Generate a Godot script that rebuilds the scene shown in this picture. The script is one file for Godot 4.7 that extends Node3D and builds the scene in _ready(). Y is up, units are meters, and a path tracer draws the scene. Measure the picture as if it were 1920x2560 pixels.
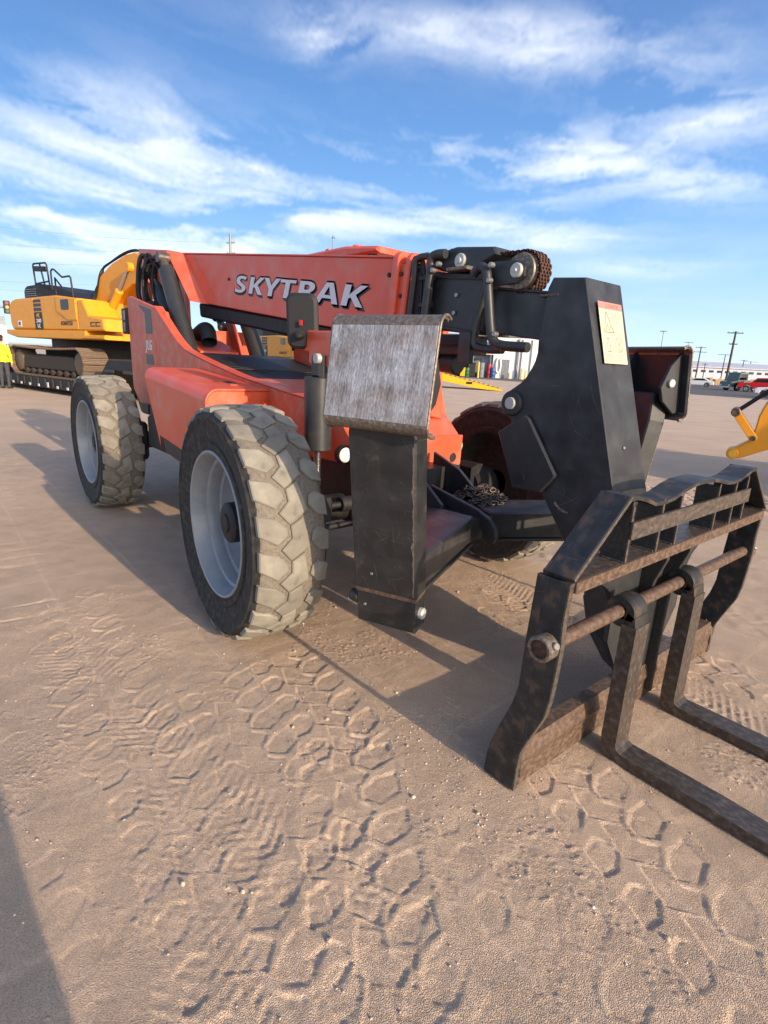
extends Node3D
# World axes: +X is the telehandler's forward, +Y up, +Z its right-hand side. Metres.

const CAM_POS := Vector3(2.7587, 1.5445, 2.4411)
const CAM_F := Vector3(-0.73616404, -0.26395883, -0.62320803)
const CAM_R := Vector3(0.63533717, 0.04783476, -0.77075192)
const CAM_U := Vector3(-0.23325778, 0.96334707, -0.13248862)
const SUN_EL := 16.3      # degrees above the horizon
const SUN_Z := 0.045      # how far the sun stands to the far side of the handler's axis
const SKY_GAIN := 0.70
const FOCAL := 1374.65   # in pixels of the 1920 x 2560 photograph

# ------------------------------------------------------------------ mesh builder
class MB:
	var v := PackedVector3Array()
	var n := PackedVector3Array()
	var c := PackedColorArray()
	var colored := false
	var cur := Color.WHITE

	func tri(a: Vector3, b: Vector3, d: Vector3, na: Vector3, nb: Vector3, nd: Vector3) -> void:
		if (b - a).cross(d - a).dot(na + nb + nd) > 0.0:
			v.append(a); v.append(d); v.append(b)
			n.append(na); n.append(nd); n.append(nb)
		else:
			v.append(a); v.append(b); v.append(d)
			n.append(na); n.append(nb); n.append(nd)
		if colored:
			c.append(cur); c.append(cur); c.append(cur)

	func quad(a: Vector3, b: Vector3, d: Vector3, e: Vector3, out: Vector3) -> void:
		var nn := (b - a).cross(d - a)
		if nn.length() < 1e-12:
			nn = (d - a).cross(e - a)
		nn = nn.normalized()
		if nn.dot(out) < 0.0:
			nn = -nn
		tri(a, b, d, nn, nn, nn)
		tri(a, d, e, nn, nn, nn)

	func inset(poly: PackedVector2Array, b: float) -> PackedVector2Array:
		var r := PackedVector2Array()
		var k := poly.size()
		for i in k:
			var p0 := poly[(i + k - 1) % k]
			var p1 := poly[i]
			var p2 := poly[(i + 1) % k]
			var d1 := (p1 - p0).normalized()
			var d2 := (p2 - p1).normalized()
			var n1 := Vector2(-d1.y, d1.x)
			var n2 := Vector2(-d2.y, d2.x)
			var m := (n1 + n2)
			var l := m.length()
			if l < 0.2:
				r.append(p1 + n1 * b)
			else:
				m /= l
				r.append(p1 + m * minf(b / maxf(m.dot(n1), 0.35), b * 2.5))
		return r

	# polygon in the local XY plane of t, extruded along local Z from d0 to d1, edges chamfered
	func prism(t: Transform3D, poly_in: PackedVector2Array, d0: float, d1: float, bev := 0.0) -> void:
		var poly := poly_in.duplicate()
		if Geometry2D.is_polygon_clockwise(poly):
			poly.reverse()
		var k := poly.size()
		var cap := inset(poly, bev) if bev > 0.0 else poly
		var idx := Geometry2D.triangulate_polygon(cap)
		if idx.is_empty():
			cap = poly
			idx = Geometry2D.triangulate_polygon(poly)
		var zn := t.basis.z.normalized()
		for s in [0, 1]:
			var z: float = d1 if s else d0
			var nn := zn if s else -zn
			for i in range(0, idx.size(), 3):
				var a := cap[idx[i]]; var b := cap[idx[i + 1]]; var d := cap[idx[i + 2]]
				tri(t * Vector3(a.x, a.y, z), t * Vector3(b.x, b.y, z), t * Vector3(d.x, d.y, z), nn, nn, nn)
		for i in k:
			var j := (i + 1) % k
			var e := poly[j] - poly[i]
			var o2 := Vector2(e.y, -e.x).normalized()
			var o := (t.basis * Vector3(o2.x, o2.y, 0)).normalized()
			quad(t * Vector3(poly[i].x, poly[i].y, d0 + bev), t * Vector3(poly[j].x, poly[j].y, d0 + bev), t * Vector3(poly[j].x, poly[j].y, d1 - bev), t * Vector3(poly[i].x, poly[i].y, d1 - bev), o)
			if bev > 0.0:
				quad(t * Vector3(poly[i].x, poly[i].y, d1 - bev), t * Vector3(poly[j].x, poly[j].y, d1 - bev), t * Vector3(cap[j].x, cap[j].y, d1), t * Vector3(cap[i].x, cap[i].y, d1), o + zn)
				quad(t * Vector3(poly[i].x, poly[i].y, d0 + bev), t * Vector3(poly[j].x, poly[j].y, d0 + bev), t * Vector3(cap[j].x, cap[j].y, d0), t * Vector3(cap[i].x, cap[i].y, d0), o - zn)

	func box(t: Transform3D, size: Vector3, bev := 0.0) -> void:
		var h := size * 0.5
		prism(t, PackedVector2Array([Vector2(-h.x, -h.y), Vector2(h.x, -h.y), Vector2(h.x, h.y), Vector2(-h.x, h.y)]), -h.z, h.z, minf(bev, 0.45 * minf(size.x, minf(size.y, size.z))))

	func bx(a: Vector3, b: Vector3, bev := 0.004) -> void:
		box(Transform3D(Basis(), (a + b) * 0.5), (b - a).abs(), bev)

	# profile of (radius, height) turned about the local Z axis of t
	func lathe(t: Transform3D, prof: Array, seg := 32, sharp := 40.0) -> void:
		var m := prof.size() - 1
		var sn: Array[Vector2] = []
		for i in m:
			var e: Vector2 = prof[i + 1] - prof[i]
			sn.append(Vector2(e.y, -e.x).normalized())
		var lim := cos(deg_to_rad(sharp))
		for i in m:
			var n0 := sn[i]
			var n1 := sn[i]
			if i > 0 and sn[i].dot(sn[i - 1]) > lim:
				n0 = (sn[i] + sn[i - 1]).normalized()
			if i < m - 1 and sn[i].dot(sn[i + 1]) > lim:
				n1 = (sn[i] + sn[i + 1]).normalized()
			var p0: Vector2 = prof[i]
			var p1: Vector2 = prof[i + 1]
			for j in seg:
				var a0 := TAU * j / seg
				var a1 := TAU * (j + 1) / seg
				var c0 := Vector2(cos(a0), sin(a0)); var c1 := Vector2(cos(a1), sin(a1))
				var A := t * Vector3(p0.x * c0.x, p0.x * c0.y, p0.y); var B := t * Vector3(p0.x * c1.x, p0.x * c1.y, p0.y)
				var C := t * Vector3(p1.x * c1.x, p1.x * c1.y, p1.y); var D := t * Vector3(p1.x * c0.x, p1.x * c0.y, p1.y)
				var nA := (t.basis * Vector3(n0.x * c0.x, n0.x * c0.y, n0.y)).normalized(); var nB := (t.basis * Vector3(n0.x * c1.x, n0.x * c1.y, n0.y)).normalized()
				var nC := (t.basis * Vector3(n1.x * c1.x, n1.x * c1.y, n1.y)).normalized(); var nD := (t.basis * Vector3(n1.x * c0.x, n1.x * c0.y, n1.y)).normalized()
				if p0.x > 1e-6:
					tri(A, B, C, nA, nB, nC)
				if p1.x > 1e-6:
					tri(A, C, D, nA, nC, nD)

	func cyl(a: Vector3, b: Vector3, r: float, seg := 20, bev := 0.003, r2 := -1.0) -> void:
		var l := a.distance_to(b)
		var z := (b - a) / l
		var x := z.cross(Vector3.UP if absf(z.y) < 0.9 else Vector3.RIGHT).normalized()
		var t := Transform3D(Basis(x, z.cross(x), z), a)
		if r2 < 0.0:
			r2 = r
		bev = minf(bev, minf(r, l) * 0.4)
		lathe(t, [Vector2(0, 0), Vector2(r - bev, 0), Vector2(r, bev), Vector2(r2, l - bev), Vector2(r2 - bev, l), Vector2(0, l)], seg)

	func tube(pts: Array, r: float, seg := 8, caps := true) -> void:
		var k := pts.size()
		var fr: Array[Basis] = []
		var up := Vector3.UP
		for i in k:
			var d: Vector3 = (pts[mini(i + 1, k - 1)] - pts[maxi(i - 1, 0)]).normalized()
			if i == 0:
				up = Vector3.UP if absf(d.y) < 0.9 else Vector3.RIGHT
			var x := d.cross(up).normalized()
			up = x.cross(d).normalized()
			fr.append(Basis(x, up, d))
		for i in k - 1:
			for j in seg:
				var a0 := TAU * j / seg
				var a1 := TAU * (j + 1) / seg
				var n00 := fr[i] * Vector3(cos(a0), sin(a0), 0); var n01 := fr[i] * Vector3(cos(a1), sin(a1), 0)
				var n10 := fr[i + 1] * Vector3(cos(a0), sin(a0), 0); var n11 := fr[i + 1] * Vector3(cos(a1), sin(a1), 0)
				tri(pts[i] + n00 * r, pts[i] + n01 * r, pts[i + 1] + n11 * r, n00, n01, n11)
				tri(pts[i] + n00 * r, pts[i + 1] + n11 * r, pts[i + 1] + n10 * r, n00, n11, n10)
		if caps:
			for e in [0, k - 1]:
				var o: Vector3 = -fr[e].z if e == 0 else fr[e].z
				for j in seg:
					var a0 := TAU * j / seg
					var a1 := TAU * (j + 1) / seg
					tri(pts[e], pts[e] + fr[e] * Vector3(cos(a0), sin(a0), 0) * r, pts[e] + fr[e] * Vector3(cos(a1), sin(a1), 0) * r, o, o, o)

	func mesh() -> ArrayMesh:
		var arr := []
		arr.resize(Mesh.ARRAY_MAX)
		arr[Mesh.ARRAY_VERTEX] = v
		arr[Mesh.ARRAY_NORMAL] = n
		if colored:
			arr[Mesh.ARRAY_COLOR] = c
		var m := ArrayMesh.new()
		m.add_surface_from_arrays(Mesh.PRIMITIVE_TRIANGLES, arr)
		return m

# ------------------------------------------------------------------ node helpers
func put(mb: MB, called: String, m: Material, parent: Node3D = null) -> MeshInstance3D:
	return put_mesh(mb.mesh(), called, m, parent)

func put_mesh(me: Mesh, called: String, m: Material, parent: Node3D = null) -> MeshInstance3D:
	var o := MeshInstance3D.new()
	o.name = called
	o.mesh = me
	o.material_override = m
	(parent if parent else self).add_child(o, true)
	return o

func node(called: String, parent: Node3D = null, at := Transform3D()) -> Node3D:
	var o := Node3D.new()
	o.name = called
	o.transform = at
	(parent if parent else self).add_child(o, true)
	return o

func tag(o: Node, label: String, category: String, group := "") -> Node:
	o.set_meta("label", label)
	o.set_meta("category", category)
	if group:
		o.set_meta("group", group)
	return o

func structure(o: Node, label := "", category := "") -> void:
	o.set_meta("kind", "structure")
	if label:
		o.set_meta("label", label)
		o.set_meta("category", category)

func V2(a: Array) -> PackedVector2Array:
	var r := PackedVector2Array()
	for i in range(0, a.size(), 2):
		r.append(Vector2(a[i], a[i + 1]))
	return r

func catmull(p: Array, sub := 6) -> Array:
	var r := []
	for i in p.size() - 1:
		var p0: Vector3 = p[maxi(i - 1, 0)]
		var p1: Vector3 = p[i]
		var p2: Vector3 = p[i + 1]
		var p3: Vector3 = p[mini(i + 2, p.size() - 1)]
		for k in sub:
			r.append(p1.cubic_interpolate(p2, p0, p3, float(k) / sub))
	r.append(p[-1])
	return r

# a point that the photograph shows at pixel (x, y), given its depth along the optical axis
func at_px(x: float, y: float, depth: float) -> Vector3:
	return CAM_POS + CAM_F * depth + CAM_R * ((x - 960.0) / FOCAL * depth) + CAM_U * ((1280.0 - y) / FOCAL * depth)

func frame(o: Vector3, x: Vector3, y: Vector3) -> Transform3D:
	return Transform3D(Basis(x.normalized(), y.normalized(), x.cross(y).normalized()), o)

func rounded_rect(w: float, h: float, r: float, k := 5) -> PackedVector2Array:
	var o := PackedVector2Array()
	var cs := [Vector2(w / 2 - r, h / 2 - r), Vector2(-w / 2 + r, h / 2 - r), Vector2(-w / 2 + r, -h / 2 + r), Vector2(w / 2 - r, -h / 2 + r)]
	for q in 4:
		for i in k + 1:
			var a := PI / 2 * (q + float(i) / k)
			o.append(cs[q] + Vector2(cos(a), sin(a)) * r)
	return o

func disc(r: float, k := 20, c := Vector2.ZERO) -> PackedVector2Array:
	var o := PackedVector2Array()
	for i in k:
		o.append(c + Vector2(cos(TAU * i / k), sin(TAU * i / k)) * r)
	return o

# outer outline with one hole joined to it by a cut
func with_hole(outer: PackedVector2Array, hole: PackedVector2Array) -> PackedVector2Array:
	var o := outer.duplicate()
	if Geometry2D.is_polygon_clockwise(o):
		o.reverse()
	var h := hole.duplicate()
	if not Geometry2D.is_polygon_clockwise(h):
		h.reverse()
	var bi := 0
	var bj := 0
	var best := 1e9
	for i in o.size():
		for j in h.size():
			var d := o[i].distance_to(h[j])
			if d < best:
				best = d; bi = i; bj = j
	var r := PackedVector2Array()
	for i in o.size():
		r.append(o[i])
		if i == bi:
			for j in h.size() + 1:
				r.append(h[(bj + j) % h.size()])
			r.append(o[i] + Vector2(1e-5, 1e-5))
	return r

# ------------------------------------------------------------------ materials
func ntex(sd: int, freq: float, offs: Array, cols: Array, octaves := 4, type := FastNoiseLite.TYPE_SIMPLEX_SMOOTH, size := 512, gain := 0.55) -> NoiseTexture2D:
	var f := FastNoiseLite.new()
	f.seed = sd
	f.noise_type = type
	f.frequency = freq
	f.fractal_octaves = octaves
	f.fractal_gain = gain
	if type == FastNoiseLite.TYPE_CELLULAR:
		f.cellular_return_type = FastNoiseLite.RETURN_DISTANCE
	var g := Gradient.new()
	g.offsets = PackedFloat32Array(offs)
	g.colors = PackedColorArray(cols)
	var t := NoiseTexture2D.new()
	t.width = size
	t.height = size
	t.seamless = true
	t.noise = f
	t.color_ramp = g
	return t

func S(r: float, g: float, b: float) -> Color:
	return Color(r, g, b)

func grey(x: float) -> Color:
	return Color(x, x, x)

func mat(col: Color, rough: float, metal := 0.0) -> StandardMaterial3D:
	var m := StandardMaterial3D.new()
	m.albedo_color = col
	m.roughness = rough
	m.metallic = metal
	return m

func tmat(tex: Texture2D, tile: float, rough: float, metal := 0.0, bump: Texture2D = null, bump_cm := 0.1) -> StandardMaterial3D:
	var m := mat(Color.WHITE, rough, metal)
	m.albedo_texture = tex
	m.uv1_triplanar = true
	m.uv1_scale = Vector3.ONE / tile
	if bump:
		m.heightmap_enabled = true
		m.heightmap_texture = bump
		m.heightmap_scale = bump_cm
	return m

var M := {}

func make_materials() -> void:
	var soft := ntex(7, 0.02, [0.0, 1.0], [grey(0), grey(1)], 5)
	var grain := ntex(8, 0.09, [0.0, 1.0], [grey(0), grey(1)], 3)
	var orange := ntex(11, 0.010, [0.0, 0.35, 0.55, 0.72, 1.0], [S(0.84, 0.30, 0.175), S(0.855, 0.335, 0.21), S(0.85, 0.36, 0.245), S(0.83, 0.405, 0.305), S(0.78, 0.49, 0.42)], 6)
	M.orange = tmat(orange, 1.6, 0.46)
	M.orange.clearcoat_enabled = true
	M.orange.clearcoat = 0.2
	M.orange.clearcoat_roughness = 0.25
	var dusty := ntex(12, 0.012, [0.0, 0.4, 0.6, 0.8, 1.0], [S(0.83, 0.33, 0.20), S(0.82, 0.37, 0.25), S(0.80, 0.42, 0.31), S(0.78, 0.48, 0.38), S(0.74, 0.55, 0.46)], 6)
	M.orange_dusty = tmat(dusty, 0.9, 0.5)
	M.black = tmat(ntex(14, 0.015, [0.0, 0.5, 0.75, 1.0], [S(0.165, 0.17, 0.18), S(0.182, 0.187, 0.197), S(0.20, 0.202, 0.207), S(0.25, 0.243, 0.235)], 6), 0.8, 0.42)
	M.black_flat = tmat(ntex(15, 0.02, [0.0, 0.6, 1.0], [S(0.10, 0.10, 0.105), S(0.13, 0.13, 0.135), S(0.21, 0.20, 0.18)], 5), 0.7, 0.6)
	# black paint with long scratches down to primer and steel
	var scr := FastNoiseLite.new()
	scr.seed = 3; scr.frequency = 0.5; scr.fractal_octaves = 3
	M.scratched = tmat(scratch_tex(21, S(0.135, 0.14, 0.148), S(0.50, 0.49, 0.48), 330, S(0.36, 0.29, 0.23)), 0.75, 0.48)
	M.black_chipped = tmat(scratch_tex(22, S(0.182, 0.188, 0.198), S(0.46, 0.45, 0.44), 90, S(0.27, 0.25, 0.23)), 1.1, 0.42)
	M.plate_worn = tmat(scratch_tex(25, S(0.175, 0.18, 0.185), S(0.44, 0.42, 0.40), 300, S(0.34, 0.265, 0.215), 0.16), 0.6, 0.5, 0.15, soft, 0.12)
	M.steel_pad = tmat(brushed_tex(), 1.0, 0.40, 0.4)
	M.steel_pad.uv1_offset = Vector3(0.4, 0.1, 0.3)
	M.steel_edge = tmat(ntex(23, 0.03, [0.0, 0.5, 1.0], [S(0.30, 0.26, 0.22), S(0.45, 0.41, 0.37), S(0.62, 0.6, 0.57)], 5), 0.3, 0.5, 0.5)
	var worn := ntex(24, 0.045, [0.0, 0.40, 0.47, 0.53, 0.60, 0.75, 1.0], [S(0.14, 0.15, 0.155), S(0.18, 0.19, 0.19), S(0.25, 0.23, 0.21), S(0.37, 0.29, 0.23), S(0.34, 0.27, 0.22), S(0.45, 0.36, 0.29), S(0.52, 0.46, 0.40)], 6)
	M.worn = tmat(worn, 0.55, 0.55, 0.15, soft, 0.12)
	M.worn_dark = tmat(ntex(25, 0.05, [0.0, 0.5, 0.66, 0.80, 1.0], [S(0.15, 0.155, 0.16), S(0.195, 0.20, 0.20), S(0.225, 0.215, 0.205), S(0.32, 0.265, 0.225), S(0.46, 0.41, 0.37)], 7, FastNoiseLite.TYPE_SIMPLEX_SMOOTH, 512, 0.65), 0.5, 0.5, 0.1, soft, 0.12)
	M.worn_light = tmat(ntex(26, 0.03, [0.0, 0.35, 0.5, 0.65, 1.0], [S(0.20, 0.195, 0.19), S(0.30, 0.285, 0.275), S(0.35, 0.32, 0.30), S(0.40, 0.345, 0.30), S(0.54, 0.51, 0.48)], 7, FastNoiseLite.TYPE_SIMPLEX_SMOOTH, 512, 0.62), 0.5, 0.45, 0.35, soft, 0.08)
	M.worn_light.uv1_scale = Vector3(2.4, 2.4, 1.6)
	M.rust = tmat(ntex(27, 0.03, [0.0, 0.4, 0.6, 1.0], [S(0.26, 0.21, 0.185), S(0.36, 0.29, 0.245), S(0.42, 0.345, 0.29), S(0.53, 0.465, 0.41)], 7, FastNoiseLite.TYPE_SIMPLEX_SMOOTH, 512, 0.62), 0.5, 0.5, 0.3, grain, 0.05)
	M.rust.uv1_scale = Vector3(2.4, 2.4, 1.7)
	M.rust_red = tmat(ntex(28, 0.02, [0.0, 0.5, 1.0], [S(0.17, 0.11, 0.09), S(0.30, 0.19, 0.15), S(0.43, 0.33, 0.28)], 5), 0.3, 0.75)
	M.fork = tmat(ntex(29, 0.03, [0.0, 0.4, 0.55, 0.75, 1.0], [S(0.26, 0.235, 0.22), S(0.325, 0.295, 0.275), S(0.355, 0.325, 0.30), S(0.40, 0.375, 0.35), S(0.52, 0.505, 0.49)], 6), 0.5, 0.38, 0.5, soft, 0.06)
	M.fork.uv1_scale = Vector3(1.6, 1.6, 2.4)
	M.rubber = tmat(ntex(31, 0.02, [0.0, 0.45, 0.7, 1.0], [S(0.10, 0.10, 0.10), S(0.15, 0.147, 0.14), S(0.23, 0.22, 0.20), S(0.38, 0.35, 0.31)], 6), 0.6, 0.8)
	M.rubber_brown = tmat(ntex(32, 0.02, [0.0, 0.5, 1.0], [S(0.17, 0.155, 0.145), S(0.23, 0.21, 0.195), S(0.31, 0.285, 0.26)], 5), 0.6, 0.85)
	for i in 3:
		var k := 0.94 + 0.05 * i
		M["lug_%d" % i] = tmat(ntex(33 + i, 0.010, [0.0, 0.25, 0.6, 1.0], [S(0.38 * k, 0.365 * k, 0.335 * k), S(0.485 * k, 0.468 * k, 0.432 * k), S(0.52 * k, 0.505 * k, 0.465 * k), S(0.59 * k, 0.57 * k, 0.525 * k)], 6), 0.7, 0.95, 0.0, grain, 0.08)
	M.groove = tmat(ntex(37, 0.03, [0.0, 0.5, 1.0], [S(0.34, 0.32, 0.29), S(0.45, 0.42, 0.38), S(0.53, 0.50, 0.45)], 5), 0.3, 0.95)
	M.rim = tmat(ntex(38, 0.012, [0.0, 0.5, 0.8, 1.0], [S(0.52, 0.54, 0.56), S(0.58, 0.60, 0.62), S(0.60, 0.60, 0.60), S(0.56, 0.52, 0.46)], 5), 0.7, 0.42, 0.1)
	M.yellow = tmat(ntex(41, 0.012, [0.0, 0.5, 0.8, 1.0], [S(0.84, 0.55, 0.08), S(0.86, 0.58, 0.10), S(0.84, 0.60, 0.18), S(0.76, 0.58, 0.28)], 5), 2.0, 0.45)
	M.yellow_strip = tmat(ntex(42, 0.02, [0.0, 1.0], [S(0.82, 0.62, 0.2), S(0.88, 0.7, 0.28)], 4), 2.0, 0.6)
	M.track = tmat(ntex(43, 0.03, [0.0, 0.5, 1.0], [S(0.30, 0.24, 0.20), S(0.44, 0.37, 0.31), S(0.55, 0.47, 0.39)], 5), 0.8, 0.8)
	M.track_dark = tmat(ntex(44, 0.03, [0.0, 0.5, 1.0], [S(0.13, 0.11, 0.10), S(0.22, 0.19, 0.17), S(0.33, 0.28, 0.25)], 5), 0.8, 0.8)
	M.white = tmat(ntex(45, 0.02, [0.0, 0.7, 1.0], [S(0.80, 0.80, 0.79), S(0.86, 0.86, 0.85), S(0.7, 0.69, 0.66)], 5), 3.0, 0.6)
	M.white_print = mat(S(0.84, 0.84, 0.85), 0.45)
	M.dark_print = mat(S(0.13, 0.12, 0.14), 0.5)
	M.grey_print = mat(S(0.33, 0.32, 0.33), 0.5)
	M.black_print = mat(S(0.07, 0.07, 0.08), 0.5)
	M.bolt = mat(S(0.62, 0.61, 0.58), 0.4, 0.7)
	M.pin = mat(S(0.72, 0.72, 0.70), 0.5, 0.3)
	M.chrome = mat(S(0.75, 0.75, 0.76), 0.18, 0.95)
	M.hose = mat(S(0.07, 0.07, 0.07), 0.55)
	M.glass = mat(S(0.05, 0.06, 0.07), 0.08, 0.2)
	M.plastic = tmat(ntex(46, 0.05, [0.0, 1.0], [S(0.10, 0.105, 0.11), S(0.15, 0.155, 0.16)], 4), 0.4, 0.6)
	M.lamp = mat(S(0.9, 0.92, 0.86), 0.12, 0.0)
	M.lamp.clearcoat_enabled = true
	M.grey_panel = tmat(ntex(47, 0.02, [0.0, 1.0], [S(0.40, 0.42, 0.45), S(0.52, 0.54, 0.56)], 5), 4.0, 0.8)
	M.light_panel = tmat(ntex(48, 0.02, [0.0, 1.0], [S(0.62, 0.65, 0.70), S(0.72, 0.74, 0.78)], 5), 8.0, 0.8)
	M.wood = tmat(ntex(49, 0.04, [0.0, 1.0], [S(0.24, 0.19, 0.15), S(0.36, 0.30, 0.25)], 5), 1.5, 0.9)
	M.galvanised = mat(S(0.5, 0.52, 0.54), 0.5, 0.4)
	M.red_car = mat(S(0.70, 0.04, 0.09), 0.25)
	M.green_car = mat(S(0.30, 0.36, 0.35), 0.3)
	M.white_car = mat(S(0.82, 0.83, 0.84), 0.25)
	M.blue = mat(S(0.13, 0.28, 0.48), 0.5)
	M.green = mat(S(0.10, 0.33, 0.18), 0.5)
	M.red = mat(S(0.62, 0.08, 0.07), 0.5)
	M.safety = mat(S(0.88, 0.68, 0.12), 0.5)
	M.tan_box = mat(S(0.62, 0.5, 0.36), 0.8)

func scratch_tex(sd: int, base: Color, line: Color, count: int, rust: Color, from := 0.50) -> ImageTexture:
	var rng := RandomNumberGenerator.new()
	rng.seed = sd
	var n := 512
	var img := Image.create(n, n, false, Image.FORMAT_RGB8)
	var f := FastNoiseLite.new()
	f.seed = sd; f.frequency = 0.012; f.fractal_octaves = 5
	for y in n:
		for x in n:
			var k := f.get_noise_2d(x, y)
			var c := base * (1.0 + 0.5 * k)
			if k > from:
				c = c.lerp(rust, clampf((k - from) * 4.0, 0.0, 0.8))
			img.set_pixel(x, y, c)
	for i in count:
		var p := Vector2(rng.randf() * n, rng.randf() * n)
		var a := rng.randf_range(-0.5, 0.5) + (PI / 2 if rng.randf() < 0.5 else 0.0)
		var l := rng.randf_range(8, 110) if rng.randf() < 0.4 else rng.randf_range(3, 20)
		var s := rng.randf_range(0.15, 0.8)
		var bend := rng.randf_range(-0.012, 0.012)
		for k in int(l):
			a += bend
			p += Vector2(cos(a), sin(a))
			var q := Vector2i(posmod(int(p.x), n), posmod(int(p.y), n))
			var fade := s * sin(PI * (k + 1) / (l + 1))
			img.set_pixel(q.x, q.y, img.get_pixel(q.x, q.y).lerp(line, fade))
	return ImageTexture.create_from_image(img)

func brushed_tex() -> ImageTexture:
	var n := 512
	var img := Image.create(n, n, false, Image.FORMAT_RGB8)
	var f := FastNoiseLite.new()
	f.seed = 71; f.frequency = 1.0; f.fractal_octaves = 4
	var g := FastNoiseLite.new()
	g.seed = 72; g.frequency = 0.012; g.fractal_octaves = 4
	for y in n:
		for x in n:
			var k := f.get_noise_3d(x * 0.20, y * 0.022, 0.4) * 0.75 + f.get_noise_3d(x * 0.6, y * 0.09, 9.4) * 1.0 + f.get_noise_3d(x * 0.03, y * 0.010, 3.1) * 0.45
			var w := g.get_noise_2d(x, y) * 0.5 + 0.5
			var b := clampf(0.66 + 0.31 * k, 0.12, 0.99)
			var c := Color(b, b * 0.985, b * 0.99).lerp(Color(b * 0.72, b * 0.60, b * 0.50), smoothstep(0.35, 0.9, w) * 0.6)
			img.set_pixel(x, y, c)
	return ImageTexture.create_from_image(img)

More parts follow.
